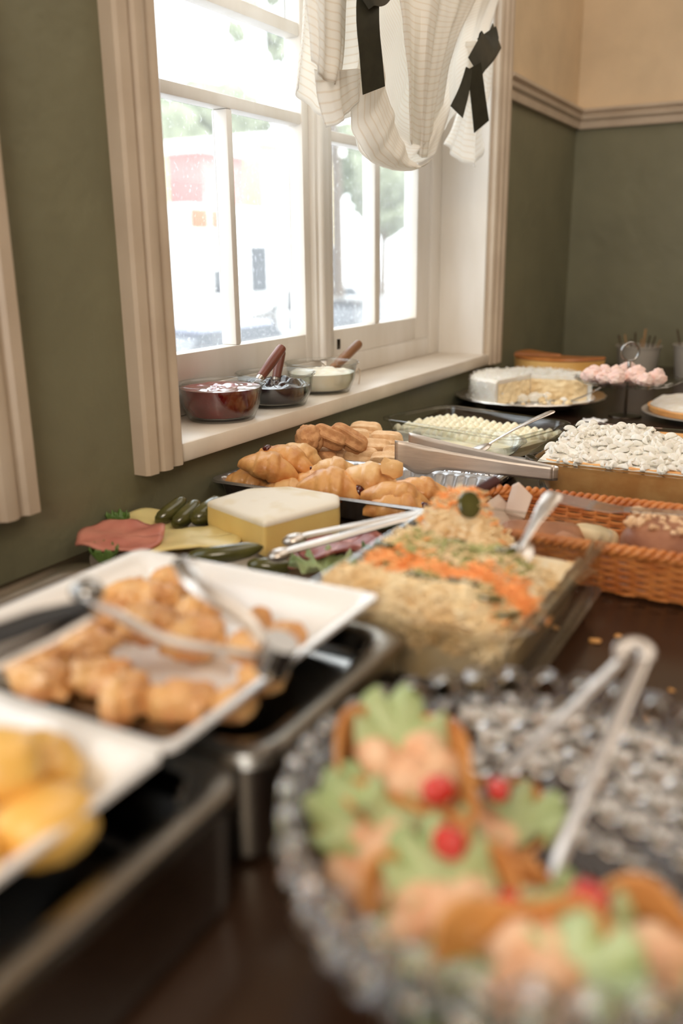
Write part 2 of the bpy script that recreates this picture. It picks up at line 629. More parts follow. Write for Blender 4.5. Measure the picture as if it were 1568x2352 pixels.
# ------------------------------------------------------------------ the room
ROOM_X, ROOM_Y0, ROOM_Y1, ROOM_Z = 4.0, -3.0, 2.925, 2.7
WZ0, WZ1 = .975, 2.06
WIN = [(.925, 2.155), (-.643, .587)]
g = G()
g.box(-.16, 0, ROOM_Y0, ROOM_Y1 + .16, 0, WZ0)
g.box(-.16, 0, ROOM_Y0, ROOM_Y1 + .16, WZ1, ROOM_Z)
g.box(-.16, 0, ROOM_Y0, WIN[1][0], WZ0, WZ1)
g.box(-.16, 0, WIN[1][1], WIN[0][0], WZ0, WZ1)
g.box(-.16, 0, WIN[0][1], ROOM_Y1 + .16, WZ0, WZ1)
thing('wall_left', g, M['wall'], 'olive green and cream plaster wall around the white window', 'wall', kind='structure', smooth=False)
thing('wall_back', G().box(0, ROOM_X, ROOM_Y1, ROOM_Y1 + .16, 0, ROOM_Z), M['wall'], 'olive green wall with cream upper part behind the cake stand', 'wall', kind='structure', smooth=False)
g = G()
g.box(0, 1.4, ROOM_Y0 - .16, ROOM_Y0, 0, ROOM_Z)
g.box(3.0, ROOM_X, ROOM_Y0 - .16, ROOM_Y0, 0, ROOM_Z)
g.box(1.4, 3.0, ROOM_Y0 - .16, ROOM_Y0, 2.25, ROOM_Z)
g.box(1.4, 3.0, ROOM_Y0 - .16, ROOM_Y0, 0, .15)
thing('wall_front', g, M['plain_wall'], 'cream wall with a wide doorway behind the camera', 'wall', kind='structure', smooth=False)
thing('wall_right', G().box(ROOM_X, ROOM_X + .16, ROOM_Y0, ROOM_Y1, 0, ROOM_Z), M['plain_wall'], 'cream wall across the room from the window', 'wall', kind='structure', smooth=False)
thing('floor', G().box(-.16, ROOM_X + .16, ROOM_Y0 - .16, ROOM_Y1 + .16, -.1, 0), M['floor'], 'brown board floor of the room', 'floor', kind='structure', smooth=False)
thing('ceiling', G().box(-.16, ROOM_X + .16, ROOM_Y0 - .16, ROOM_Y1 + .16, ROOM_Z, ROOM_Z + .1), M['plain_wall'], 'cream ceiling of the room', 'ceiling', kind='structure', smooth=False)

# picture rail: a stepped profile run along both walls
RP = [(0, 1.612), (.012, 1.612), (.014, 1.618), (.014, 1.632), (.022, 1.638), (.024, 1.646), (.017, 1.651), (.017, 1.655), (.027, 1.659), (.027, 1.667), (0, 1.672)]
g = G().loft([[Vector((x, y, z)) for x, z in RP] for y in (2.235, ROOM_Y1)])
thing('trim_1', g, M['dimmed_white_paint'], 'white picture rail on the window wall between casing and corner', 'rail', kind='structure', ang=25)
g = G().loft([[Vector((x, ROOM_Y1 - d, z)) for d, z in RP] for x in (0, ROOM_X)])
thing('trim_2', g, M['dimmed_white_paint'], 'white picture rail across the far wall', 'rail', kind='structure', ang=25)

# ------------------------------------------------------------------ windows
CP = [(0, 0), (.0, .020), (.004, .024), (.020, .025), (.024, .020), (.029, .019), (.034, .024), (.042, .026), (.050, .024), (.054, .018), (.060, .017), (.066, .020), (.074, .021), (.080, .017), (.080, 0)]


def window(n, dy, label):
    y0, y1 = .925 + dy, 2.155 + dy
    w = empty('window_%d' % n, (0, (y0 + y1) / 2, WZ0), label, 'window', kind='structure')
    # casings: outer edge first
    part('casing', G().loft([[Vector((x, y0 - .08 + d, z)) for d, x in CP] for z in (.974, 2.14)]), M['dimmed_white_paint'], w, ang=30)
    part('casing', G().loft([[Vector((x, y1 + .08 - d, z)) for d, x in CP] for z in (.974, 2.14)]), M['dimmed_white_paint'], w, ang=30)
    part('casing', G().loft([[Vector((x, y, 2.14 - d)) for d, x in CP] for y in (y0 - .08, y1 + .08)]), M['dimmed_white_paint'], w, ang=30)
    part('sill', G().box(-.16, .017, y0, y1, .974, 1.002, .005), M['sill_paint'], w)
    # reveals
    for ya, yb in ((y0, y0 + .012), (y1 - .012, y1)):
        part('reveal', G().box(-.155, .002, ya, yb, 1.002, WZ1), M['sash_paint'], w)
    part('reveal', G().box(-.155, .002, y0, y1, WZ1 - .012, WZ1), M['dimmed_white_paint'], w)
    # fixed frame
    X0, X1 = -.155, -.118
    f = G()
    f.box(X0, X1, y0 + .012, y0 + .05, 1.002, WZ1 - .012, .003)
    f.box(X0, X1, y1 - .072, y1 - .012, 1.002, WZ1 - .012, .003)
    f.box(X0, X1 - .001, y0 + .05, y1 - .072, 1.002, 1.046, .003)
    f.box(X0, X1 - .001, y0 + .05, y1 - .072, WZ1 - .05, WZ1 - .012, .003)
    part('frame', f, M['sash_paint'], w)
    part('mullion', G().box(X0, -.108, y0 + .583, y0 + .640, 1.046, WZ1 - .05, .006), M['sash_paint'], w)
    part('cover_strip', G().tube([(-.108, y0 + .600, 1.05), (-.108, y0 + .600, WZ1 - .05)], .009, 10), M['sash_paint'], w)
    for (a, b, oa, ob, mw, bars) in ((y0 + .05, y0 + .583, y0 + .118, y0 + .560, .016, ((1.477, 1.497), (1.622, 1.644))),
                                     (y0 + .640, y1 - .072, y0 + .670, y1 - .150, .026, ((1.460, 1.480), (1.72, 1.742)))):
        zb, zt = 1.100, 1.95
        XS = -.120
        s = G()
        s.box(X0, XS, a, oa, 1.046, WZ1 - .05, .002)
        s.box(X0, XS, ob, b, 1.046, WZ1 - .05, .002)
        s.box(X0, XS - .0008, oa, ob, 1.046, zb, .002)
        s.box(X0, XS - .0008, oa, ob, zt, WZ1 - .05, .002)
        sash = part('sash', s, M['sash_paint'], w)
        for (z0, z1) in bars:
            part('glazing_bar', G().box(X0 + .002, XS - .002, oa, ob, z0, z1, .003), M['sash_paint'], sash)
        m = (oa + ob) / 2
        part('glazing_bar', G().box(X0 + .001, XS - .003, m - mw / 2, m + mw / 2, zb, bars[0][0], .003), M['sash_paint'], sash)
        GX = -.151
        zz = [zb, bars[0][0], bars[0][1], bars[1][0], bars[1][1], zt]
        part('pane', G().box(GX - .0015, GX + .0015, oa, m, zz[0], zz[1]), M['pane'], sash, False)
        part('pane', G().box(GX - .0015, GX + .0015, m, ob, zz[0], zz[1]), M['pane'], sash, False)
        part('pane', G().box(GX - .0015, GX + .0015, oa, ob, zz[2], zz[3]), M['pane'], sash, False)
        part('pane', G().box(GX - .0015, GX + .0015, oa, ob, zz[4], zz[5]), M['pane'], sash, False)
    return w


window(1, 0, 'white painted casement window with deep sill over the buffet')
window(2, -1.568, 'neighbouring white window, only its right casing in the picture')

# ------------------------------------------------------------------ counter
t = empty('buffet_counter', (.45, .9, 0), 'long dark-stained wooden buffet counter along the window wall', 'counter')
part('worktop', G().box(.002, .98, -1.2, ROOM_Y1 - .002, CT - .04, CT, .004), M['counter'], t)
part('cabinet', G().box(.002, .90, -1.15, ROOM_Y1 - .002, .08, CT - .04), M['counter'], t)
for k in range(5):
    d = part('door', G().box(.90, .918, -1.13 + k * .81, -1.13 + k * .81 + .79, .10, CT - .05, .003), M['counter'], t)
    part('knob', G().blob((.932, -1.13 + k * .81 + .06, .62), (.014, .014, .014), sub=2, amp=0), M['steel'], d)
part('plinth', G().box(.002, .86, -1.15, ROOM_Y1 - .002, 0, .08), M['dark_metal'], t)


# ------------------------------------------------------------------ curtain
def sheet(rows, nu, nv, fold=0, nf=3, ph=0., up=0.):
    """cloth through rows of (y, z, x) points, with soft folds that push it in and out of the wall plane."""
    cols = [resample(catmull([Vector((x, y, z)) for y, z, x in r], 8), 24) for r in rows]
    lines = [resample(catmull([c[k] for c in cols], 8), nv + 1) for k in range(24)]
    def fn(u, v):
        a = u * 23
        i = min(int(a), 22)
        j = int(round(v * nv))
        p = lines[i][j].lerp(lines[i + 1][j], a - i)
        k = fold * (math.sin(2 * PI * (nf * u + ph) + 1.3 * v) + .4 * math.sin(2 * PI * (2.3 * nf * u + ph)))
        w = .003 * noise.noise(Vector((p.y * 20, p.z * 11, 3 + ph))) + .0008 * noise.noise(Vector((p.y * 55, p.z * 30, 7 + ph)))
        return Vector((p.x + k + w, p.y, p.z + up * v * (1 - v)))
    g = G().grid(fn, nu, nv, True)
    k = sum((a - b_).length for a, b_ in zip(lines[12], lines[12][1:])) / .34
    g.uv = [(a, b_ * k) for a, b_ in g.uv]      # stripes keep one spacing on every piece
    return g


cur = empty('linen_curtain', (.05, 1.62, 1.39), 'striped cream linen curtain tied up with dark green ribbons over the right sash', 'curtain')
# flat upper cloth up to the rod
part('upper_cloth', sheet([[(1.20, 2.02, .03), (1.65, 2.02, .03), (2.12, 2.02, .03)], [(1.21, 1.85, .03), (1.65, 1.83, .03), (2.10, 1.85, .03)], [(1.24, 1.70, .03), (1.45, 1.72, .025), (1.7, 1.66, .02), (1.98, 1.74, .025)]], 60, 24, .007, 6), M['linen'], cur, mod=.0012)
part('curtain_rod', G().tube([(.02, 1.10, 2.03), (.02, 2.22, 2.03)], .008, 12), M['dimmed_white_paint'], cur)
# gathered side on the left of the first ribbon
part('left_gather', sheet([[(1.2000, 1.7400, 0.050), (1.2625, 1.7333, 0.060), (1.4197, 1.7434, 0.045)], [(1.1960, 1.6000, 0.050), (1.2449, 1.5904, 0.070), (1.4050, 1.6000, 0.050)],
                           [(1.1860, 1.5300, 0.050), (1.2265, 1.5107, 0.075), (1.4000, 1.5400, 0.050)], [(1.1760, 1.4820, 0.050), (1.1984, 1.4709, 0.060), (1.2625, 1.4393, 0.060), (1.3358, 1.4605, 0.055), (1.3950, 1.5050, 0.050)]], 60, 30, .012, 2.5, .2), M['linen'], cur, mod=.0012)
part('left_flap', sheet([[(1.1567, 1.7164, 0.085), (1.1737, 1.7063, 0.100), (1.2989, 1.7232, 0.075)], [(1.1456, 1.5996, 0.090), (1.1651, 1.5827, 0.105), (1.2897, 1.5951, 0.080)], [(1.1467, 1.5361, 0.095), (1.1651, 1.5226, 0.105), (1.2801, 1.5184, 0.080)], [(1.1504, 1.5051, 0.095), (1.1669, 1.4912, 0.105), (1.2520, 1.4851, 0.085)]], 30, 24, .006, 1.5), M['linen'], cur, mod=.0012)
part('left_tuck', sheet([[(1.1734, 1.4996, 0.092), (1.2216, 1.5055, 0.094), (1.3291, 1.5260, 0.085)], [(1.1794, 1.4613, 0.094), (1.2292, 1.4723, 0.095), (1.3281, 1.5047, 0.086)], [(1.2045, 1.4271, 0.092), (1.2310, 1.4341, 0.094), (1.2713, 1.4503, 0.090), (1.3329, 1.4902, 0.084)]], 40, 20, .003, 2, .5), M['linen'], cur, mod=.0012)
# the cowl between the two ribbons
part('swag', sheet([[(1.4900, 1.7909, 0.035), (1.5375, 1.7490, 0.037), (1.5852, 1.6971, 0.038), (1.6234, 1.6660, 0.039), (1.6626, 1.6555, 0.040), (1.7133, 1.6657, 0.040), (1.7756, 1.7066, 0.039), (1.8595, 1.7479, 0.038), (1.9550, 1.7795, 0.037), (2.1023, 1.8113, 0.035)], [(1.4549, 1.7333, 0.045), (1.4682, 1.6408, 0.048), (1.5070, 1.5594, 0.051), (1.5522, 1.4987, 0.054), (1.5943, 1.4665, 0.055), (1.6390, 1.4725, 0.055), (1.6915, 1.5186, 0.054), (1.7865, 1.6093, 0.051), (1.8841, 1.6709, 0.048), (2.0036, 1.7283, 0.045)], [(1.4448, 1.7031, 0.045), (1.4064, 1.5966, 0.057), (1.4055, 1.5232, 0.067), (1.4480, 1.4575, 0.075), (1.5018, 1.4322, 0.079), (1.5642, 1.4342, 0.079), (1.6411, 1.4623, 0.075), (1.7471, 1.5428, 0.067), (1.8422, 1.5966, 0.057), (1.9734, 1.6729, 0.045)], [(1.4250, 1.6700, 0.050), (1.3720, 1.5373, 0.057), (1.3311, 1.4641, 0.063), (1.3746, 1.4052, 0.067), (1.4712, 1.3910, 0.070), (1.5568, 1.4047, 0.070), (1.6499, 1.4296, 0.067), (1.7536, 1.5034, 0.063), (1.8277, 1.5531, 0.057), (1.9400, 1.6350, 0.050)]], 90, 60, .006, 5), M['linen'], cur, mod=.0012)
# front layer of the cowl: hem from the ribbon down to the lowest point, belly left of it
part('swag_front', sheet([[(1.3556, 1.6575, 0.088), (1.3764, 1.5817, 0.088), (1.4011, 1.5248, 0.088), (1.4361, 1.4679, 0.088), (1.4788, 1.4262, 0.088), (1.5215, 1.4044, 0.088), (1.5641, 1.3997, 0.088), (1.6020, 1.4186, 0.088)], [(1.3313, 1.6329, 0.098), (1.3313, 1.5488, 0.098), (1.3406, 1.4834, 0.098), (1.3687, 1.4348, 0.098), (1.4154, 1.4068, 0.098), (1.4668, 1.3956, 0.098), (1.5228, 1.3947, 0.098), (1.5789, 1.4152, 0.098)], [(1.3714, 1.6362, 0.075), (1.3405, 1.5397, 0.075), (1.3115, 1.4624, 0.075), (1.3376, 1.4160, 0.075), (1.4052, 1.3919, 0.075), (1.4873, 1.3890, 0.075), (1.5645, 1.3967, 0.075), (1.6302, 1.4199, 0.075)]], 70, 24, .0022, 6, .3), M['linen'], cur, mod=.0012)
part('swag_pleat', sheet([[(1.4240, 1.7340, 0.087), (1.5237, 1.7578, 0.067), (1.5902, 1.7421, 0.089), (1.7532, 1.7467, 0.069), (1.9068, 1.7565, 0.055)], [(1.4489, 1.5749, 0.102), (1.5299, 1.5846, 0.082), (1.5233, 1.5740, 0.104), (1.6208, 1.5836, 0.084), (1.7410, 1.6293, 0.070)], [(1.5112, 1.4358, 0.084), (1.5791, 1.4265, 0.064), (1.5591, 1.4163, 0.086), (1.6285, 1.4241, 0.066), (1.6953, 1.4494, 0.052)]], 50, 30, .003, 3), M['linen'], cur, mod=.0012)
# tail right of the cowl
part('right_tail', sheet([[(1.8500, 1.6600, 0.050), (1.8937, 1.6642, 0.060), (2.0338, 1.6679, 0.045)], [(1.8250, 1.5600, 0.050), (1.8610, 1.5683, 0.065), (2.0050, 1.5950, 0.050)], [(1.7922, 1.5017, 0.045), (1.8316, 1.5046, 0.065), (1.9450, 1.5200, 0.050)], [(1.7517, 1.4588, 0.040), (1.8148, 1.4344, 0.060), (1.9217, 1.4278, 0.055), (1.9734, 1.4695, 0.045)]], 50, 30, .008, 2), M['linen'], cur, mod=.0012)


def ribbon(P, w, name='ribbon'):
    """flat band through (y, z, x) points, width w lying near the wall plane."""
    P = resample(catmull([Vector((x, y, z)) for y, z, x in P], 8), 22)
    rings = []
    for i, p in enumerate(P):
        t = (P[min(i + 1, 21)] - P[max(i - 1, 0)]).normalized()
        b = t.cross(Vector((1, -.5, 0))).normalized()
        n = t.cross(b)
        ww = w[0] + (w[1] - w[0]) * i / 21
        rings.append([p + b * ww / 2 + n * .0008, p - b * ww / 2 + n * .0008, p - b * ww / 2 - n * .0008, p + b * ww / 2 - n * .0008])
    part('ribbon', G().loft(rings), M['ribbon'], cur, ang=60)


ribbon([(1.3321, 1.7436, 0.100), (1.2786, 1.6536, 0.125), (1.2626, 1.5792, 0.130), (1.2831, 1.5279, 0.125), (1.3019, 1.4876, 0.120)], (.034, .044))
ribbon([(1.2466, 1.5970, 0.130), (1.2537, 1.6048, 0.140), (1.2988, 1.6164, 0.135), (1.3859, 1.6628, 0.110)], (.03, .034))
ribbon([(1.8081, 1.6628, 0.110), (1.8083, 1.6461, 0.115), (1.7630, 1.6160, 0.120), (1.7354, 1.5887, 0.115)], (.055, .045))
ribbon([(1.8956, 1.6737, 0.100), (1.8219, 1.6370, 0.115), (1.7764, 1.6097, 0.115)], (.05, .04))
ribbon([(1.7080, 1.5823, 0.115), (1.6979, 1.5435, 0.110), (1.6755, 1.5041, 0.105)], (.016, .036))
ribbon([(1.7275, 1.5899, 0.118), (1.7582, 1.5413, 0.115), (1.7971, 1.4912, 0.110)], (.035, .046))

# ------------------------------------------------------------------ bowls on the sill
SZ = 1.002


def sill_bowl(name_c, x, y, r, h, fill, mc, mt, label, clabel, lumps):
    o = empty('glass_bowl', (x, y, SZ), label, 'bowl', 'glass bowls of spread on the window sill')
    rb = r * .72
    prof = [(0, .002), (rb * .9, .002), (rb, 0), (rb * 1.06, .003), (r * .90, h * .45), (r * .955, h - .006), (r * 1.0, h - .004), (r * 1.02, h - .001), (r, h), (r * .955, h - .002),
            (r * .93, h - .007), (r * .875, h * .45), (rb * 1.0, .006), (rb * .9, .005), (0, .005)]
    part('bowl', G().lathe(prof, (x, y, SZ), 56), M['glass'], o)
    c = G()
    pr = [(0, .0065), (rb * .9, .0065), (rb * .99, .008), (r * .868, h * .45), (r * .868 + (r * .055) * (fill - .45) / .5, h * fill)]
    c.lathe(pr, (x, y, SZ), 48)
    ct = empty(name_c, (x, y, SZ + .0065), clabel, 'food')
    part('body', c, mc, ct)
    rt = pr[-1][0]
    def top(u, v):
        a = 2 * PI * u
        q = v * rt
        z = h * fill + lumps * (noise.noise(Vector((q * math.cos(a) * 70, q * math.sin(a) * 70, x * 50))) + .3) * (1 - v ** 4)
        return Vector((x + q * math.cos(a), y + q * math.sin(a), SZ + z))
    part('surface', G().grid(top, 48, 16), mt, ct)
    return ct


sill_bowl('red_jam', -.050, 1.107, .069, .057, .88, M['jam_red'], M['jam_top'], 'glass bowl nearest on the sill, filled with red jam', 'smooth red jam filling the nearest sill bowl', .004)
sill_bowl('blueberry_jam', -.046, 1.258, .068, .056, .62, M['jam_dark'], M['jam_dark'], 'middle glass bowl on the sill, holding dark berry jam', 'dark lumpy berry jam in the middle sill bowl', .016)
sill_bowl('clotted_cream', -.050, 1.422, .069, .056, .66, M['cream'], M['cream'], 'farthest glass bowl on the sill, holding pale cream', 'pale thick cream in the farthest sill bowl', .008)


def spreader(a, b, tip, m, label, r=.0085, ferrule=True):
    """short round wooden handle a-b with a small blade that dips into the bowl at tip."""
    a, b, tip = Vector(a), Vector(b), Vector(tip)
    o = empty('spreader', tip, label, 'knife', 'butter spreaders in the sill bowls')
    part('handle', G().tube([a, a.lerp(b, .06), a.lerp(b, .5), b], [r * .9, r, r, r * .86], 16), m, o)
    if ferrule:
        part('ferrule', G().tube([b, b.lerp(tip, .16)], [r * .8, r * .66], 14), M['steel'], o)
    part('blade', G().tube([b.lerp(tip, .10), b.lerp(tip, .4), b.lerp(tip, .8), tip], [r * .4, r * .7, r * .8, r * .3], 10, .25, (1, 0, 0)), M['steel'], o)


spreader((-.030, 1.256, 1.099), (-.030, 1.190, 1.058), (-.03, 1.140, 1.030), M['handle_red'], 'spreader with reddish handle leaning out of the red jam')
spreader((-.062, 1.303, 1.087), (-.05, 1.266, 1.045), (-.046, 1.25, 1.024), M['handle_red'], 'spreader with reddish handle standing in the dark berry jam')
spreader((-.06, 1.589, 1.075), (-.06, 1.475, 1.035), (-.06, 1.40, 1.02), M['handle_oak'], 'spreader with streaky pale wooden handle in the cream', .0095, False)
thing('wire_hook', G().tube(catmull([(-.028, 1.515, 1.028), (-.028, 1.524, 1.034), (-.028, 1.534, 1.028), (-.028, 1.532, 1.015), (-.028, 1.528, 1.0035)], 6), .0014, 8), M['dimmed_white_paint'], 'tiny bent white wire hook standing on the sill beyond the cream', 'hook')
g = G().box(-.1085, -.106, 1.585, 1.597, 1.062, 1.083, .001)
t = thing('hinge_plate', g, M['iron'], 'small rusty catch on the window frame above the sill', 'catch')


# ------------------------------------------------------------------ dishes
def glass_dish(o, cx, cy, hx, hy, r, z0, h, base=.82, lip=.012, rot=0, m=None, th=.004):
    rings = []
    mid = base + (.985 - base) * .6
    for s, dz, add in ((base * .9, 0, 0), (base, .001, 0), (base + .02, .006, 0), (mid, h * .6, 0), (.985, h - .006, 0), (1, h - .005, lip), (1, h - .001, lip), (1, h, lip - .002), (.985, h - .001, -.002),
                       (mid, h * .6, -th), (base + .02, .008 + th, -th), (base, th, -th), (base * .9, th, 0)):
        a, b = hx - (1 - s) * min(hx, hy) + add, hy - (1 - s) * min(hx, hy) + add
        rings.append(rrect(cx, cy, a, b, r + add, z0 + dz, 9, rot))
    return part('dish', G().loft(rings), m or M['dish'], o)


# casserole dish of layered salad, standing on a black tray
t = thing('baking_tray', G().loft([rrect(.516, .70, .082, .140, .02, CT, 6), rrect(.516, .70, .087, .145, .022, CT + .020, 6), rrect(.516, .70, .094, .152, .024, CT + .0225, 6), rrect(.516, .70, .095, .153, .024, CT + .0255, 6), rrect(.516, .70, .087, .145, .02, CT + .026, 6), rrect(.516, .70, .084, .142, .02, CT + .020, 6)]), M['tray_steel'], 'shallow dark steel oven tray under the salad casserole', 'tray')
CB = CT + .0262
o = empty('casserole_dish', (.5185, .705, CB), 'rectangular glass casserole dish holding the layered salad', 'dish')
glass_dish(o, .5185, .708, .0935, .154, .035, CB, .060, .93, .006)
sal = empty('layered_salad', (.515, .70, CB + .006), 'layered salad of carrot, pickles and grated topping in the casserole', 'food')


def sal_h(x, y):
    e = max(0, min(1, (.600 - x) / .045)) * max(0, min(1, (x - .430) / .025)) * max(0, min(1, (y - .563) / .03)) * max(0, min(1, (.848 - y) / .04))
    e = math.sqrt(e)
    far = 1 - max(0, min(1, (y - .70) / .11)) * max(0, min(1, (x - .49) / .05))
    band = .008 * math.sin((y - .56) * 62) + .010 * noise.noise(Vector((x * 26, y * 26, 1)))
    heap = .018 * math.exp(-(((x - .475) / .035) ** 2 + ((y - .80) / .03) ** 2))
    return CB + .012 + (.024 + e * (.030 + band)) * (.15 + .85 * far) + heap


part('salad_base', G().grid(lambda u, v: Vector((.434 + u * .164, .566 + v * .284, sal_h(.434 + u * .164, .566 + v * .284))), 60, 70), M['salad'], sal)


part('salad_body', G().loft([rrect(.5185, .684, 0.0755, .113, .028, CB + .0046, 8), rrect(.5185, .684, 0.0795, .117, .03, CB + .02, 8), rrect(.5185, .684, 0.0815, .1195, .03, CB + .036, 8), rrect(.5185, .684, 0.0735, .110, .028, CB + .039, 8)]), M['salad'], sal)


def shreds(n, where, size, r, m, name, parent, hf, seed=3, lift=.002, curl=1.):
    rn = random.Random(seed)
    g = G()
    for _ in range(n):
        x, y = where(rn)
        z = hf(x, y) + lift * rn.random()
        a = rn.random() * PI * 2
        l = size * (.6 + .8 * rn.random())
        ca, sa = math.cos(a), math.sin(a)
        k = (rn.random() - .5) * l * .9 * curl
        tilt = (rn.random() - .35) * l * .7
        p = [Vector((x - ca * l / 2, y - sa * l / 2, z)), Vector((x - sa * k, y + ca * k, z + abs(k) * .6)), Vector((x + ca * l / 2, y + sa * l / 2, z + tilt))]
        rings = []
        for i, q in enumerate(p):
            rr = r * (1 if i == 1 else .6)
            rings.append([q + Vector((0, 0, rr)), q + Vector((-sa * rr, ca * rr, 0)), q + Vector((0, 0, -rr)), q + Vector((sa * rr, -ca * rr, 0))])
        g.loft(rings)
    return part(name, g, m, parent, kind='stuff')


part_topping = shreds(1800, lambda r: (.434 + r.random() * .159, .562 + r.random() ** 1.2 * .055), .014, .0013, M['shred'], 'grated_topping', sal, sal_h, 3)
shreds(1300, lambda r: (.435 + r.random() * .162, .668 + r.random() * .17), .013, .0012, M['shred'], 'cabbage_shreds', sal, sal_h, 8)
def carrot_at(r):
    q = r.random()
    if q < .62:
        x = .437 + r.random() * .159
        return x, .652 + r.gauss(0, .008) - (x - .5) * .06
    if q < .76:
        return .458 + r.random() * .086, .735 + r.gauss(0, .007)
    if q < .9:
        return .475 + r.gauss(0, .016), .795 + r.gauss(0, .013)
    return .583 + r.gauss(0, .009), .62 + r.gauss(0, .02)
shreds(950, carrot_at, .012, .0013, M['carrot'], 'carrot_shreds', sal, sal_h, 5, .004)
def relish_at(r):
    q = r.random()
    if q < .5:
        x = .458 + r.random() * .132
        return x, .626 + r.gauss(0, .006) - (x - .5) * .08
    return .458 + r.random() * .122, .685 + r.gauss(0, .012)
shreds(900, relish_at, .008, .0016, M['relish'], 'pickle_relish', sal, sal_h, 6, .003)
for i, (x, y, rz, rr) in enumerate([(0.462, .625, 0, .021), (0.491, .624, 20, .013), (0.510, .619, -10, .013), (0.530, .614, 30, .014), (0.550, .609, 0, .013), (0.570, .604, 20, .014), (0.587, .598, 40, .013), (0.453, .668, 0, .010),
                                    (0.508, .70, 0, .009), (0.558, .685, 30, .010), (0.492, .772, 60, .013)]):
    z = sal_h(x, y) + .0045
    q = Matrix.Rotation(math.radians(rz), 3, 'Z') @ Matrix.Rotation(math.radians(-24 if i < 10 else 70), 3, 'X')
    c = Vector((x, y, z + (.010 if i >= 10 else 0)))
    prof = [(0, .0022), (rr * .82, .0022), (rr * .96, .0014), (rr, 0), (rr * .96, -.0014), (0, -.0022)]
    g = G().lathe(prof, (0, 0, 0), 20)
    g.v = [c + q @ v for v in g.v]
    p = part('pickle_slice', g, M['pickle_flesh'] if i < 10 else M['pickle'], sal)
    ring = G().lathe([(rr * .93, .0019), (rr * 1.02, .001), (rr * 1.02, -.001), (rr * .93, -.0019)], (0, 0, 0), 20)
    ring.v = [c + q @ v for v in ring.v]
    part('skin', ring, M['pickle'], p)
part('dressing_smear', G().grid(lambda u, v: Vector((.5925 + .0075 * v, .575 + u * .262, CB + .010 + v * (.040 + .012 * noise.noise(Vector((u * 9, v * 2, 4)))))), 40, 10), M['smear'], sal)
part('dressing_smear', G().grid(lambda u, v: Vector((.552 + u * .042, .70 + v * .135, CB + .0125 + .0015 * noise.noise(Vector((u * 8, v * 9, 0))))), 16, 24), M['smear'], sal)


def spoon(hx, bx, label, w=.0085, m='steel', bowl=None, cat='spoon'):
    """flat-handled spoon from the handle end hx down to bx."""
    a, b = Vector(hx), Vector(bx)
    o = empty('serving_spoon', b, label, cat)
    d = b - a
    P = [a + d * t + Vector((0, 0, math.sin(t * PI) * .004)) for t in (0, .03, .1, .3, .55, .8, 1)]
    part('handle', G().tube(P, [w * .55, w * .9, w, w * .86, w * .5, w * .42, w * .5], 12, .28), M[m], o)
    e = b + d.normalized() * .03
    e.z = b.z - .012
    q = axis_rot((e - b).normalized())
    g = G().blob((b + e) / 2, (.03, .019, .006), q, 0, 1, 2)
    part('bowl', g, M[m], o)
    return o


spoon((.580, .753, CT + .142), (.560, .712, CT + .092), 'silver spoon handle standing out of the salad casserole', .0105)

# second serving tongs with brown handles, lying over casserole and cheese
o = empty('steel_tongs', (.32, .73, .95), 'steel tongs with dark brown handle lying from the cheese to the pastry tray', 'tongs')
T1, T1b, PV = Vector((.318, .712, .958)), Vector((.312, .750, .962)), Vector((.441, .852, .986))
for a, wd in ((T1, .0085), (T1b, .0075)):
    part('arm', G().tube([a, a.lerp(PV, .06), a.lerp(PV, .5), PV], [wd * .8, wd, wd, wd * 1.05], 12, .4, (-.25, -.1, .95)), M['steel'], o)
    part('grip', G().blob(a + Vector((-.004, -.004, -.003)), (.014, .010, .007), axis_rot((PV - a).normalized()), 0, 1, 2), M['steel'], o)
part('pivot', G().tube([PV - Vector((.004, .004, .002)), PV + Vector((.010, .011, .006))], [.011, .010], 12, .5), M['steel'], o)
HE = Vector((.478, .894, 1.0105))
part('handle', G().tube([PV + Vector((.008, .009, .005)), PV.lerp(HE, .5), HE], [.0085, .0085, .008], 12, .7), M['handle_brown'], o)

# ------------------------------------------------------------------ cold cuts by the wall
o = empty('cold_cuts_platter', (.17, .80, CT), 'shallow grey oval platter of cold cuts by the wall', 'platter')
part('plate', G().loft([oval(.185, .795, .15, .12, CT), oval(.185, .795, .172, .138, CT + .006), oval(.185, .795, .176, .142, CT + .008), oval(.185, .795, .170, .136, CT + .008), oval(.185, .795, .148, .118, CT + .004)]), M['bucket'], o)
PZ = CT + .006


def flake(c, rx, ry, rot, th, m, name, label, cat, group=None, wav=.004, seed=0, power=2.6, tilt=(0, 0)):
    """one thin flexible slice with a wavy rounded outline."""
    q = Matrix.Rotation(math.radians(rot), 3, 'Z') @ Matrix.Rotation(math.radians(tilt[0]), 3, 'X') @ Matrix.Rotation(math.radians(tilt[1]), 3, 'Y')
    def fn(u, v):
        a = 2 * PI * u
        k = (abs(math.cos(a)) ** power + abs(math.sin(a)) ** power) ** (-1 / power) * (1 + .05 * noise.noise(Vector((math.cos(a) * 2, math.sin(a) * 2, seed))))
        x, y = rx * k * v * math.cos(a), ry * k * v * math.sin(a)
        z = wav * noise.noise(Vector((x * 40, y * 40, seed * 2.2))) * (.3 + v)
        return Vector(c) + q @ Vector((x, y, z + wav * .6))
    return thing(name, G().grid(fn, 40, 8), m, label, cat, group, mod=th)


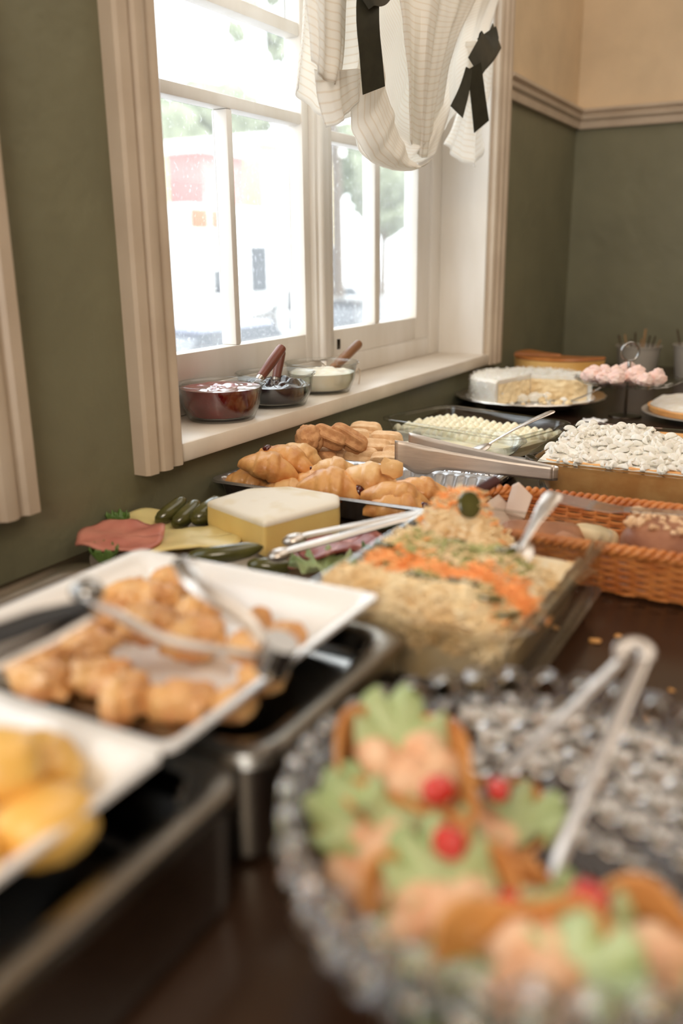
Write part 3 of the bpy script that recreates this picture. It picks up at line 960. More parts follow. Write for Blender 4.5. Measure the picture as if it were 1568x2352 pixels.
flake((.066, .742, PZ + .018), .052, .042, 25, .003, M['ham'], 'ham_slice', 'pink cooked ham slice on the platter nearest the wall', 'ham', wav=.008, seed=1, tilt=(8, 0))
flake((.045, .826, PZ + .012), .046, .040, 88, .003, M['cheese_slice'], 'cheese_slice', 'rounded cheese slice leaning beside the gherkins at the wall', 'cheese', wav=.003, seed=2, power=2.1, tilt=(12, 0))
flake((.128, .795, PZ + .012), .060, .042, 40, .003, M['cheese_slice'], 'cheese_slice', 'large square cheese slice lying before the cheese block', 'cheese', wav=.004, seed=3, power=5)
flake((.322, .822, PZ + .024), .055, .034, 62, .003, M['salami'], 'salami_slice', 'red sausage slice beside the casserole, upper of two', 'sausage', wav=.009, seed=4, power=2)
flake((.296, .800, PZ + .012), .042, .030, 58, .003, M['salami'], 'salami_slice', 'red sausage slice half hidden behind the steel tong tips', 'sausage', wav=.008, seed=5, power=2)


def leaf(c, r, m, label, seed, name='lettuce_leaf', rot=0, up=.02, parent=None, tilt=(0, 0)):
    q = Matrix.Rotation(math.radians(rot), 3, 'Z') @ Matrix.Rotation(math.radians(tilt[0]), 3, 'X') @ Matrix.Rotation(math.radians(tilt[1]), 3, 'Y')
    def fn(u, v):
        a = 2 * PI * u
        f = v ** 2.2 * r * .13 * (math.sin(a * 9 + seed) + .6 * math.sin(a * 17 + seed * 2.1))
        k = r * v * (1 + .12 * math.sin(a * 3 + seed))
        return Vector(c) + q @ Vector((k * math.cos(a), k * math.sin(a) * .8, up * v * v + f + .3 * r))
    g = G().grid(fn, 110, 10)
    if parent is not None:
        return part(name, g, m, parent, mod=.0007, label=label)
    return thing(name, g, m, label, 'lettuce', mod=.0007)


leaf((.074, .704, PZ - .004), .018, M['lettuce_dark'], 'dark green leaf tip showing under the ham slice', 1)
leaf((.018, .790, PZ + .006), .016, M['lettuce_dark'], 'small dark green leaf between wall and rounded cheese slice', 2)
leaf((.335, .765, PZ + .006), .038, M['lettuce'], 'pale green lettuce leaf between white plate and casserole', 3, up=.01)
leaf((.385, .820, PZ + .004), .030, M['lettuce_dark'], 'dark green leaf between the sausage slices and the casserole', 4)


def gherkin(a, b, r, label, seed):
    a, b = Vector(a), Vector(b)
    d = b - a
    side = d.cross(Vector((0, 0, 1))).normalized() * .10
    P = [a.lerp(b, t) + side * math.sin(t * PI) * d.length for t in (0, .04, .15, .35, .6, .8, .94, 1)]
    R = [.15, .5, .82, 1, .98, .85, .5, .15]
    g = G().tube(P, [r * k for k in R], 16)
    for v in g.v:
        v += Vector((0, 0, .06 * r * noise.noise(v * 220)))
    return thing('gherkin', g, M['pickle'], label, 'pickle', 'pickled gherkins on the platter')


gherkin((.050, .822, .923), (.062, .868, .945), .0105, 'upright dark gherkin closest to the rounded cheese slice', 1)
gherkin((.072, .828, .918), (.080, .873, .942), .0115, 'second gherkin from the wall in the dark pile', 2)
gherkin((.095, .838, .925), (.103, .892, .942), .0145, 'thick glossy gherkin in the middle of the dark pile', 3)
gherkin((.116, .868, .920), (.120, .915, .936), .0125, 'gherkin at the back of the pile beside the cheese block', 4)
gherkin((.070, .868, .916), (.112, .905, .918), .012, 'gherkin lying under the dark pile', 5)
gherkin((.186, .716, .930), (.252, .768, .936), .0105, 'long gherkin spear lying before the cheese block', 6)
gherkin((.246, .745, .922), (.290, .775, .918), .0095, 'short pale gherkin beside the long spear', 7)

# cheese block: wedge with rounded rind
o = empty('cheese_block', (.19, .86, PZ), 'tall yellow cheese block with white rind on top', 'cheese')
B = [(.114, .846), (.231, .803), (.252, .868), (.268, .915), (.250, .948), (.17, .955), (.125, .92)]
def inset(P, k):
    cx, cy = sum(p[0] for p in P) / len(P), sum(p[1] for p in P) / len(P)
    return [(cx + (x - cx) * k, cy + (y - cy) * k) for x, y in P]
def fine(P, z, r=.006):
    n = len(P)
    out = []
    for i in range(n):
        a, b, c = Vector((*P[i - 1], 0)), Vector((*P[i], 0)), Vector((*P[(i + 1) % n], 0))
        p, q = b + (a - b).normalized() * r, b + (c - b).normalized() * r
        for t in (0, .25, .5, .75, 1):
            m = p.lerp(b, t).lerp(b.lerp(q, t), t)
            out.append(Vector((m.x, m.y, z)))
    return out
HC = .042
part('body', G().loft([fine(inset(B, .985), PZ + .003), fine(B, PZ + .007), fine(inset(B, 1.01), PZ + HC * .5), fine(B, PZ + HC)]), M['cheese'], o)
rg = [fine(inset(B, k), PZ + HC + dz) for k, dz in ((1.004, -.002), (1.006, .0008), (.985, .0035), (.93, .0055), (.75, .0075), (.4, .009))]
part('rind', G().loft(rg), M['rind'], o)

# ------------------------------------------------------------------ foil trays and pastries
def foil_tray(o, cx, cy, hx, hy, z, h, r=.02, rib=.0016):
    n = 60
    def ring(k, zz, amp=0):
        base = resample(rrect(cx, cy, hx + k, hy + k, r, zz, 10) + [rrect(cx, cy, hx + k, hy + k, r, zz, 10)[0]], n * 4 + 1)[:-1]
        out = []
        for i, p in enumerate(base):
            d = Vector((p.x - cx, p.y - cy, 0)).normalized()
            out.append(p + d * amp * (1 if i % 4 < 2 else -1))
        return out
    R = [ring(-.022, z + .001), ring(-.012, z + .0015), ring(-.010, z + .004, rib), ring(-.003, z + h - .004, rib), ring(0, z + h - .001), ring(.006, z + h), ring(.0075, z + h - .003), ring(.0068, z + h - .004)]
    return part('tray', G().loft(R, True, False), M['foil_tray'], o, ang=60, mod=.0004)


o = empty('foil_tray', (.195, 1.09, CT), 'fluted foil tray heaped with golden turnovers under the sill', 'tray')
foil_tray(o, .195, 1.089, .182, .094, CT, .036)
o = empty('foil_tray', (.19, 1.29, CT), 'second foil tray, of sugared dough fingers, behind the turnovers', 'tray')
foil_tray(o, .190, 1.286, .176, .082, CT, .026)
# crumpled foil lying at the open end of the second tray
g = G().grid(lambda u, v: Vector((.235 + u * .125, 1.215 + v * .10, CT + .006 + .010 * (noise.noise(Vector((u * 9, v * 7, 4))) + .5) + .003 * noise.noise(Vector((u * 30, v * 24, 2))))), 60, 44)
thing('foil_sheet', g, M['foil'], 'crumpled piece of foil on the tray under the wide steel tongs', 'foil', mod=.0004, ang=20)
g = G().grid(lambda u, v: Vector((.300 + u * .070, 1.022 + v * .135, CT + .006 + .003 * noise.noise(Vector((u * 40, v * 60, 9))))), 30, 50)
thing('foil_liner', g, M['foil'], 'bumpy silver liner bare at the open end of the turnover tray', 'foil', mod=.0004, ang=25)


def turnover(p0, p1, z0, r, label, seed, pale=False, jam=0, twist=0.):
    """folded crescent of dough: rolled layers that overlap, filling showing at an end."""
    a, b = Vector(p0), Vector(p1)
    d = b - a
    L = d.length
    ax = d.normalized()
    upv = Vector((0, 0, 1)) - ax * ax.z
    upv.normalize()
    sd = ax.cross(upv)
    root = empty('turnover', (a + b) / 2 - Vector((0, 0, r)), label, 'pastry', 'golden turnovers in the foil tray')
    n, m = 44, 26
    rings = []
    o3 = Vector((seed * 5.1, seed * 2.3, seed))
    steps = (.22, .47, .73)
    for i in range(n + 1):
        t = i / n
        env = min(1, (math.sin(PI * (t * .94 + .03)) ** .55))
        lay = 1.0
        c = a + d * t + upv * (-.18 * r * (2 * t - 1) ** 2 * 2) + sd * (.30 * r * math.sin(PI * t) * (1 if seed % 2 else -1))
        ring = []
        for j in range(m):
            th = 2 * PI * j / m
            lay = 1.0
            for k, st in enumerate(steps):      # slanting edges of the folded layers
                q = t - st - .075 * math.sin(th + seed + k)
                lay += (.15 if k < 2 else -.2) / (1 + math.exp(max(-40, min(40, -q * 110)))) - .07 * math.exp(-(q * 40) ** 2)
            w = lay * env * (1 + .10 * noise.noise(Vector((t * 5, math.cos(th) * 1.4, math.sin(th) * 1.4)) + o3))
            w *= 1 + .05 * noise.noise(Vector((t * 16, math.cos(th) * 5, math.sin(th) * 5)) + o3)
            ring.append(c + (sd * (math.cos(th) * r * 1.14) + upv * (math.sin(th) * r * (.92 if math.sin(th) > 0 else .74))) * w)
        rings.append(ring)
    part('dough', G().loft(rings), M['pastry_pale'] if pale else M['pastry'], root)
    if jam:
        e = b if jam > 0 else a
        part('filling', G().blob(e - ax * (.010 if jam > 0 else -.010) + upv * r * .10 + sd * r * .1, (r * .40, r * .46, r * .40), axis_rot(ax), .2, 2, 2, seed), M['filling'], root)
    return root


def cam_dir(px, py, flat=.75):
    """direction that runs px right, py down as the camera sees it."""
    d = RT * px - UP * py
    d.z *= flat
    return d.normalized()


TO = [  # x, y, z above counter, direction, length, radius, pale, jam, label
    (.081, 1.040, .058, (120, 41), .090, .021, 0, 0, 'large turnover on the left top of the heap, over two others'),
    (.090, 1.080, .060, (100, 62), .092, .018, 0, -1, 'long turnover behind the large left one, red filling at its upper end'),
    (.082, 1.128, .056, (80, 42), .080, .019, 1, 0, 'pale turnover at the back left, below the round sugared doughs'),
    (.045, 1.040, .028, (70, 30), .075, .020, 0, 1, 'turnover at the bottom left corner of the foil tray'),
    (.148, 1.105, .046, (100, -12), .080, .018, 1, -1, 'turnover in the heap centre with dark red filling at its left end'),
    (.116, 1.030, .026, (90, 12), .078, .018, 1, 0, 'pale turnover by the near rim left of the big front one'),
    (.128, 1.075, .028, (90, 4), .085, .019, 0, 0, 'turnover half buried behind the big front one'),
    (.201, 1.012, .046, (120, 24), .096, .024, 0, 1, 'big turnover at the front middle with red filling at its right'),
    (.232, 1.062, .050, (112, 18), .092, .023, 1, 0, 'pale plump turnover with a folded flap at its right end'),
    (.222, 1.045, .019, (60, 12), .060, .018, 0, 0, 'small turnover at the bottom under the plump pale one'),
    (.288, 1.035, .040, (115, 22), .094, .020, 0, 0, 'turnover behind the frontmost right one'),
    (.300, 1.014, .030, (118, 6), .090, .021, 0, 1, 'turnover frontmost on the right near the brown-handled tongs'),
    (.300, 1.092, .036, (120, 25), .100, .018, 0, 1, 'farthest right turnover with dark red filling at its tip'),
]
for i, (x, y, z, d, L, r, pale, jam, lab) in enumerate(TO):
    c = Vector((x, y, CT + z - .006))
    v = cam_dir(*d) * L / 2
    turnover(c - v, c + v, 0, r, lab, i + 1, pale, jam)
part('flap', G().blob((.272, 1.058, CT + .066), (.014, .007, .017), axis_rot(Vector((.4, .2, .8))), .4, 2, 2, 4), M['pastry_pale'], bpy.data.objects['turnover.008'])


def finger(c, dirn, L, r, label, seed, m, group, rz=1.):
    """ridged stick of sugared dough."""
    c = Vector(c)
    d = Vector(dirn).normalized()
    u = (Vector((0, 0, 1)) - d * d.z).normalized()
    s = d.cross(u)
    rings = []
    for i in range(21):
        t = i / 20
        env = (1 - abs(2 * t - 1) ** 5) ** .5 if 0 < t < 1 else .12
        ring = []
        for j in range(36):
            th = 2 * PI * j / 36
            w = env * (1 + .15 * math.cos(6 * th + seed)) * (1 + .05 * noise.noise(Vector((t * 4, math.cos(th), math.sin(th) + seed))))
            ring.append(c + d * (t - .5) * L + s * math.cos(th) * r * w + u * math.sin(th) * r * .8 * rz * w)
        rings.append(ring)
    return thing('dough_finger', G().loft(rings), m, label, 'pastry', group)


CH = [(.073, 1.233, .022, (1, .25), 'sugared dough finger in the front row, leftmost'),
      (.129, 1.238, .023, (1, .28), 'sugared dough finger in the front row, second'),
      (.186, 1.222, .024, (1, .20), 'sugared dough finger in the front row nearest the wide tongs'),
      (.074, 1.272, .030, (1, .15), 'sugared dough finger in the second row, leftmost'),
      (.133, 1.276, .032, (1, .2), 'sugared dough finger in the second row, middle'),
      (.188, 1.262, .029, (1, .1), 'sugared dough finger in the second row behind the tongs'),
      (.078, 1.310, .038, (1, .1), 'sugared dough finger in the third row, left'),
      (.138, 1.312, .038, (1, .05), 'sugared dough finger in the third row, right'),
      (.082, 1.345, .044, (1, .1), 'sugared dough finger in the last row by the oval glass bowl')]
for i, (x, y, z, d, lab) in enumerate(CH):
    finger((x, y, CT + z + .007), (d[0], d[1] + .1, .0),   .060, .0170, lab, i, M['sugar'], 'sugared dough fingers in the second foil tray', 1.1)
DN = [((.066, 1.180, .064), (.0, 0, 1), 0, 'large round cinnamon dough on top of the pile by the wall', (.025, .025, .022)),
      ((.088, 1.196, .030), (1, .3, 0), 0, 'small cinnamon dough low under the pile', (.022, .016, .015)),
      ((.046, 1.196, .028), (1, .3, 0), 0, 'cinnamon dough at the pile bottom beside the pale turnover', (.026, .018, .018)),
      ((.050, 1.236, .030), (1, .3, 0), 0, 'cinnamon dough hidden at the back bottom of the pile', (.026, .020, .020))]
for i, (c, d, q, lab, rad) in enumerate(DN):
    g = G().blob((c[0], c[1], CT + c[2]), rad, axis_rot(Vector(d)), .16, 2.6, 4, i + 3)
    thing('cinnamon_dough', g, M['sugar_dark'], lab, 'pastry', 'cinnamon doughs piled by the wall')
finger((.088, 1.206, CT + .066), cam_dir(60, 34), .060, .0165, 'ridged cinnamon dough in the middle of the top of the pile', 12, M['sugar_dark'], 'cinnamon doughs piled by the wall', 1.2)
finger((.112, 1.226, CT + .062), cam_dir(60, 48), .068, .0165, 'ridged cinnamon dough at the right end of the pile', 14, M['sugar_dark'], 'cinnamon doughs piled by the wall', 1.2)

# wide flat steel tongs lying from the dough fingers to the big cake dish
o = empty('cake_tongs', (.33, 1.20, CT + .05), 'wide flat-bladed steel tongs lying on the dough fingers', 'tongs')
E0, E1 = Vector((.222, 1.176, CT + .0600)), Vector((.456, 1.200, CT + .048))
dT = (E1 - E0)
LT = dT.length
dT.normalize()
sT = dT.cross(Vector((0, 0, 1))).normalized()


def blade(off0, off1, name, k=1.):
    top = [(0, .020), (.02, .0195), (.10, .0135), (.2, .0095), (.27, .0085)]
    bot = [(0, -.010), (.012, -.018), (.035, -.0270), (.058, -.0265), (.074, -.0185), (.090, -.0150), (.12, -.0135), (.20, -.0115), (.27, -.0105)]
    def ip(T, x):
        for (x0, y0), (x1, y1) in zip(T, T[1:]):
            if x <= x1:
                return y0 + (y1 - y0) * (x - x0) / (x1 - x0)
        return T[-1][1]
    N = 40
    def fn(u, v):
        x = u * LT
        w = off0 + (off1 - off0) * u + .004 * math.sin(PI * u) * (1 if off0 > 0 else -1)
        if u < .06:
            w += (.06 - u) * .05 * (1 if off0 > 0 else -1)
        z = ip(bot, x * .27 / LT) + (ip(top, x * .27 / LT) - ip(bot, x * .27 / LT)) * v
        return E0 + dT * x + sT * w + Vector((0, 0, z))
    part(name, G().grid(fn, N, 6), M['satin_steel'], o, mod=.0014)


blade(.004, .002, 'near_arm')
blade(-.055, -.012, 'far_arm')
part('bend', G().grid(lambda u, v: E1 + sT * (.002 - .014 * u) + dT * (.006 * math.sin(PI * u)) + Vector((0, 0, -.0105 + .019 * v)), 14, 4), M['satin_steel'], o, mod=.0014)

# ------------------------------------------------------------------ oval glass bowl of cream and its spoon
o = empty('oval_glass_bowl', (.222, 1.385, CT), 'shallow oval clear glass bowl with pale cream behind the wide tongs', 'bowl')
OB = (.222, 1.385)
AR = math.radians(18)
rg = [oval(*OB, .075, .055, CT, rot=AR), oval(*OB, .085, .062, CT + .002, rot=AR), oval(*OB, .116, .086, CT + .026, rot=AR), oval(*OB, .128, .097, CT + .040, rot=AR), oval(*OB, .133, .102, CT + .042, rot=AR),
      oval(*OB, .132, .101, CT + .044, rot=AR), oval(*OB, .125, .094, CT + .042, rot=AR), oval(*OB, .112, .082, CT + .026, rot=AR), oval(*OB, .082, .059, CT + .006, rot=AR)]
part('bowl', G().loft(rg), M['glass'], o)
def cream_top(u, v):
    a = 2 * PI * u
    x, y = .112 * v * math.cos(a), .082 * v * math.sin(a)
    return Vector((OB[0] + x * math.cos(AR) - y * math.sin(AR), OB[1] + x * math.sin(AR) + y * math.cos(AR), CT + .024 + .006 * noise.noise(Vector((x * 45, y * 45, 6))) * (1 - v ** 3)))
g = G().grid(cream_top, 56, 18)
g.loft([oval(*OB, .083, .060, CT + .0065, 48, AR), oval(*OB, .108, .079, CT + .022, 48, AR)], True, False)
thing('vanilla_cream', g, M['cream_yellow'], 'pale vanilla cream filling the oval glass bowl', 'food')
spoon((.385, 1.447, CT + .093), (.290, 1.372, CT + .036), 'long silver spoon leaning out of the oval cream bowl', .010)

# rectangular glass dish of piped cream
RR = math.radians(-16)
o = empty('rectangular_glass_dish', (.205, 1.565, CT), 'rectangular glass baking dish with piped pale cream below the white cake', 'dish')
glass_dish(o, .208, 1.548, .150, .098, .03, CT, .048, .88, .008, RR)
o = empty('piped_dessert', (.208, 1.548, CT + .0045), 'dessert with rows of small piped cream peaks in the rectangular dish', 'food')
part('base_layer', G().loft([rrect(.208, 1.548, .135, .083, .025, CT + .0046, 8, RR), rrect(.208, 1.548, .138, .086, .026, CT + .022, 8, RR), rrect(.208, 1.548, .134, .082, .025, CT + .026, 8, RR)]), M['cream_yellow'], o)
kiss = None
for i in range(17):
    for j in range(10):
        if (i > 13 and j < 3) or (i > 15 and j < 6):
            continue
        x, y = -.126 + i * .0158 + (j % 2) * .006 + rnd.uniform(-.002, .002), -.075 + j * .0166 + rnd.uniform(-.002, .002)
        q = Vector((.208 + x * math.cos(RR) - y * math.sin(RR), 1.548 + x * math.sin(RR) + y * math.cos(RR), CT + .024))
        if kiss is None:
            g = G().lathe([(0, .0115), (.0016, .0110), (.0036, .0095), (.0062, .0070), (.0074, .005), (.0088, .0025), (.0086, 0), (0, 0)], q, 14, jit=lambda r, z, a: (r * (1 + .14 * math.cos(5 * a + z * 160)), z))
            kiss = part('cream_peak', g, M['cream_yellow'], o)
            k0 = Vector(q)
        else:
            c = kiss.copy()
            COL.objects.link(c)
            s = rnd.uniform(.85, 1.2)
            c.scale = (s, s, s)
            me_off = k0 - o.location
            c.location = (q - o.location) - me_off * s

# ------------------------------------------------------------------ square glass dish with cream-topped cake
o = empty('square_glass_dish', (.535, 1.41, CT), 'large square glass dish with the cream-topped sponge cake', 'dish')
glass_dish(o, .535, 1.412, .133, .162, .03, CT, .054, .90, .010, m=M['dish'])
o = empty('sponge_cake', (.535, 1.41, CT + .0045), 'golden sponge cake topped with rough whipped cream in the square dish', 'cake')
part('sponge', G().loft([rrect(.535, 1.412, .113, .142, .025, CT + .0046, 8), rrect(.535, 1.412, .119, .148, .027, CT + .022, 8), rrect(.535, 1.412, .123, .152, .028, CT + .048, 8), rrect(.535, 1.412, .118, .147, .026, CT + .0515, 8)]), M['sponge'], o)


def cream_h(x, y):
    n = noise.noise(Vector((x * 46, y * 46, 3)))
    n2 = noise.noise(Vector((x * 95, y * 95, 8)))
    ridge = 1 - abs(n)
    return .010 * ridge + .006 * (1 - abs(n2)) + .008


def cream_fn(u, v):
    x, y = .414 + u * .242, 1.259 + v * .239
    ex = min(1, u / .06, (1 - u) / .06)
    ey = min(1, .08 + v / .45, (1 - v) / .12)
    cut = 1 if not (u > .55 and v > .72 - .1 * math.sin(u * 9)) else 0
    e = max(0, min(ex, ey)) * cut
    return Vector((x, y, CT + .0465 + e ** .9 * (.003 + cream_h(x, y) * 1.0)))


part('cream_topping', G().grid(cream_fn, 110, 110), M['cream_white'], o)
curl = None
for _ in range(285):
    u, v = rnd.random(), rnd.random() ** 1.15
    if u > .55 and v > .66:
        continue
    x, y = .422 + u * .226, 1.261 + v * .224
    z = cream_fn((x - .414) / .242, max(.02, (y - 1.259) / .239)).z
    if curl is None:
        g = G()
        g.grid(lambda a, b: Vector((x + (a - .5) * .024, y + .009 * (b - .5) + .004 * math.sin(a * 5), z + .006 * math.sin(PI * b) * math.sin(PI * a) ** .6 + .004 * a)), 12, 8)
        curl = part('cream_curl', g, M['cream_white'], o, mod=.002)
        c0 = Vector((x, y, z))
        off = c0 - o.location
        for vv in curl.data.vertices:
            vv.co -= off
        curl.location = off
    else:
        c = curl.copy()
        COL.objects.link(c)
        c.location = Vector((x, y, z - .001)) - o.location
        c.rotation_euler = (rnd.uniform(-.4, .4), rnd.uniform(-.4, .4), rnd.uniform(0, 6.3))
        s = rnd.uniform(.45, .85)
        c.scale = (s, s, s * 1.5)

# ------------------------------------------------------------------ wicker basket
BX0, BX1, BY0, BY1 = .415, .800, .878, 1.062
BC = ((BX0 + BX1) / 2, (BY0 + BY1) / 2)
o = empty('wicker_basket', (*BC, CT), 'honey-brown wicker basket with a braided rim holding dark bread', 'basket')


def bring(h, off, n=180):
    k = -.014 + .014 * h / .055 + off
    P = rrect(*BC, (BX1 - BX0) / 2 + k, (BY1 - BY0) / 2 + k, .035 + k, CT + h, 12)
    return resample(P + [P[0]], n + 1)[:-1]


def closed_tube(g, P, r, n=8):
    m = len(P)
    rings = []
    for i, p in enumerate(P):
        t = (P[(i + 1) % m] - P[i - 1]).normalized()
        a = (Vector((0, 0, 1)) - t * t.z)
        a = a.normalized() if a.length > .1 else Vector((1, 0, 0))
        b = t.cross(a)
        rings.append([p + a * r * math.cos(2 * PI * k / n) + b * r * math.sin(2 * PI * k / n) for k in range(n)])
    rings.append(rings[0])
    return g.loft(rings, False, False)


NS = 60
part('base', G().loft([bring(.001, -.004), bring(.004, -.004)]), M['wicker'], o)
for i in range(11):
    h = .005 + i * .0042
    P = []
    B0 = bring(h, 0, NS * 6)
    for j, p in enumerate(B0):
        d = Vector((p.x - BC[0], p.y - BC[1], 0)).normalized()
        P.append(p + d * .0028 * math.sin(PI * j / 6 + (PI if i % 2 else 0)))
    part('weaver', closed_tube(G(), P, .0023, 6), M['wicker'], o)
s0 = None
lo, hi = bring(.003, 0, NS), bring(.052, 0, NS)
for j in range(NS):
    part('stake', G().tube([lo[j], lo[j].lerp(hi[j], .5), hi[j]], .0021, 6), M['wicker'], o)
for s in range(3):
    P = []
    R0_ = bring(.055, 0, 540)
    for j, p in enumerate(R0_):
        a = 2 * PI * j / 540 * 38 + s * 2 * PI / 3
        d = Vector((p.x - BC[0], p.y - BC[1], 0)).normalized()
        P.append(p + d * .0048 * math.cos(a) + Vector((0, 0, .0042 * math.sin(a))))
    part('rim_strand', closed_tube(G(), P, .0032, 8), M['wicker'], o)

# paper and breads inside the basket
g = G().grid(lambda u, v: Vector((.430 + u * .33, .896 + v * .148, CT + .006 + .003 * noise.noise(Vector((u * 6, v * 5, 1))) + .046 * max(0, .16 - u) / .16)), 40, 24)
thing('basket_paper', g, M['paper'], 'white paper lining the wicker basket', 'paper', mod=.0006)
g = G().grid(lambda u, v: Vector((.446 + u * .030 + .003 * v, 1.040 - u * .012 - .020 * (1 - v), CT + .035 + v * (.038 - .020 * abs(u - .3)))), 14, 10)
thing('paper_corner', g, M['paper'], 'corner of pale baking paper standing up at the basket rim', 'paper', mod=.0006)


def loaf_slice(c, L, w, h, rot, label, seed, m, tilt=0, nuts=0):
    o = empty('bread_slice', Vector(c), label, 'bread', 'dark fruit bread in the wicker basket')
    q = Matrix.Rotation(math.radians(rot), 3, 'Z') @ Matrix.Rotation(math.radians(tilt), 3, 'X')
    rings = []
    for i in range(15):
        t = i / 14
        e = (1 - abs(2 * t - 1) ** 6) ** .5 if 0 < t < 1 else .3
        ring = []
        for j in range(28):
            a = 2 * PI * j / 28
            ca, sa = math.cos(a), math.sin(a)
            x = math.copysign(abs(ca) ** .6, ca) * w / 2
            z = math.copysign(abs(sa) ** .6, sa) * h / 2
            k = e * (1 + .05 * noise.noise(Vector((t * 5, ca * 2, sa * 2 + seed))))
            ring.append(Vector(c) + Vector((0, 0, h / 2)) + q @ Vector(((t - .5) * L, x * k, z * k)))
        rings.append(ring)
    part('crumb', G().loft(rings), m, o)
    rn = random.Random(seed)
    base = None
    for k in range(nuts):
        a, b = rn.uniform(-.46, .46) * L, rn.uniform(-.46, .46) * w
        p = Vector(c) + Vector((0, 0, h / 2)) + q @ Vector((a, b, h / 2 * .93 + rn.uniform(-.001, .003)))
        part('nut_piece', G().blob(p, (rn.uniform(.003, .006), rn.uniform(.003, .005), rn.uniform(.0025, .004)), Matrix.Rotation(rn.random() * 6, 3, 'Z'), .3, 2, 1, k), M['nuts'], o)
    return o


loaf_slice((.668, .960, CT + .016), .130, .118, .054, 4, 'dark bread topped with chopped nuts nearest in the basket', 1, M['date_bread'], -6, 170)
loaf_slice((.510, .962, CT + .012), .100, .040, .034, 18, 'dark bread slice behind the casserole spoon', 2, M['date_bread'], 10)
loaf_slice((.565, .930, CT + .012), .110, .030, .030, -38, 'dark crusty bread slice lying beside the casserole rim', 3, M['date_bread'], 25)
loaf_slice((.566, .985, CT + .010), .060, .030, .034, -20, 'small pale bread end under the clear fork', 4, M['bread'])
# clear plastic serving fork across the basket
o = empty('plastic_fork', (.60, .975, CT + .064), 'clear plastic serving fork lying across the wicker basket', 'fork')
part('handle', G().tube([(.780, .985, CT + .078), (.70, .982, CT + .076), (.640, .980, CT + .073), (.600, .982, CT + .070)], [.010, .0095, .008, .009], 12, .28), M['plastic'], o)
part('head', G().tube([(.604, .982, CT + .070), (.585, .984, CT + .068), (.560, .986, CT + .069)], [.009, .016, .018], 14, .16), M['plastic'], o)
for k in range(4):
    yy = .972 + k * .0094
    part('tine', G().tube([(.563, yy, CT + .069), (.53, yy, CT + .072), (.505, yy - .001, CT + .077)], [.0034, .003, .0018], 8, .6), M['plastic'], o)

# ------------------------------------------------------------------ white cake
CK = (.165, 2.03)
o = empty('cake_plate', (*CK, CT), 'silver-rimmed glass plate under the white cake', 'plate')
part('plate', G().lathe([(0, .004), (.09, .004), (.10, 0), (.105, .003), (.14, .012), (.172, .024), (.176, .026), (.174, .0285), (.14, .017), (.10, .010), (0, .010)], (*CK, CT), 64, jit=lambda r, z, a: (r * (1 + (.012 * math.cos(24 * a) if r > .15 else 0)), z)), M['steel'], o)
part('paper_doily', G().lathe([(0, .011), (.10, .0115), (.150, .0215), (.150, .0222), (.10, .0128), (0, .0125)], (*CK, CT), 60, jit=lambda r, z, a: (r * (1 + (.02 * math.cos(30 * a) if r > .14 else 0)), z)), M['china'], o)
KZ = CT + .0130
o = empty('white_cake', (*CK, KZ), 'round white coconut-frosted cake with a large piece cut out', 'cake')
A0, A1 = math.radians(8), math.radians(254)
HK = .060
prof = [(.0005, .001), (.134, .001), (.140, .006), (.142, .03), (.140, HK - .008), (.132, HK - .001), (.10, HK), (.0005, HK + .001)]
part('cake_body', G().lathe(prof, (*CK, KZ), 80, A0, A1, jit=lambda r, z, a: (r * (1 + .012 * noise.noise(Vector((math.cos(a) * 6, math.sin(a) * 6, z * 60)))), z + (.003 * noise.noise(Vector((r * 40, a * 4, 2))) if z > .03 else 0))), M['cream_white'], o, ang=30)
# torn yellowish crumb on the cut faces
for a in (A0, A1):
    dx, dy = math.cos(a), math.sin(a)
    nx, ny = (dy, -dx) if a == A0 else (-dy, dx)
    def cutf(u, v, dx=dx, dy=dy, nx=nx, ny=ny):
        r = .002 + u * .130
        k = .002 + .007 * (noise.noise(Vector((u * 9, v * 5, dx * 3))) + .4) * min(1, u * 12, (1 - u) * 12)
        return Vector((CK[0] + dx * r + nx * k, CK[1] + dy * r + ny * k, KZ + .003 + v * (HK - .012)))
    part('cut_crumb', G().grid(cutf, 40, 16), M['bread'], o)
rn = random.Random(4)
for k in range(26):
    a = rn.uniform(math.radians(-104), math.radians(8))
    r = rn.uniform(.02, .13) if k > 6 else rn.uniform(.01, .05)
    s = rn.uniform(.004, .012) * (1.4 if r < .06 else .8)
    part('cake_crumb', G().blob((CK[0] + r * math.cos(a), CK[1] + r * math.sin(a), KZ + s * .6), (s, s * .9, s * .8), None, .4, 2.5, 2, k), M['bread'] if k % 2 else M['cream_white'], o)
g = G()
for k in range(700):
    a = rn.uniform(A0 + .03, A1 - .03)
    if k % 3:
        r, z = .135 * math.sqrt(rn.random()), HK + .0015
    else:
        r, z = .1415, rn.uniform(.005, HK - .004)
    p = Vector((CK[0] + r * math.cos(a), CK[1] + r * math.sin(a), KZ + z))
    b = rn.random() * PI
    d = Vector((math.cos(b), math.sin(b), rn.uniform(-.3, .6))) * .0035
    e = Vector((-d.y, d.x, .001)).normalized() * .0012
    g.loft([[p - d + e, p - d - e], [p + Vector((0, 0, .0015)) + e, p + Vector((0, 0, .0015)) - e], [p + d + e, p + d - e]], False, False, False)
part('coconut_flakes', g, M['cream_white'], o, kind='stuff', smooth=False)
g = empty('cake_knife', (.32, 2.0, CT + .03), 'thin silver cake server leaning on the white cake plate', 'knife')
part('handle', G().tube([(.386, 1.965, CT + .095), (.372, 1.962, CT + .08), (.335, 1.955, CT + .055)], [.0035, .0045, .003], 10, .6), M['steel'], g)
part('blade', G().tube([(.337, 1.9555, CT + .0565), (.31, 1.95, CT + .041), (.285, 1.945, CT + .032)], [.003, .009, .005], 10, .2), M['steel'], g)

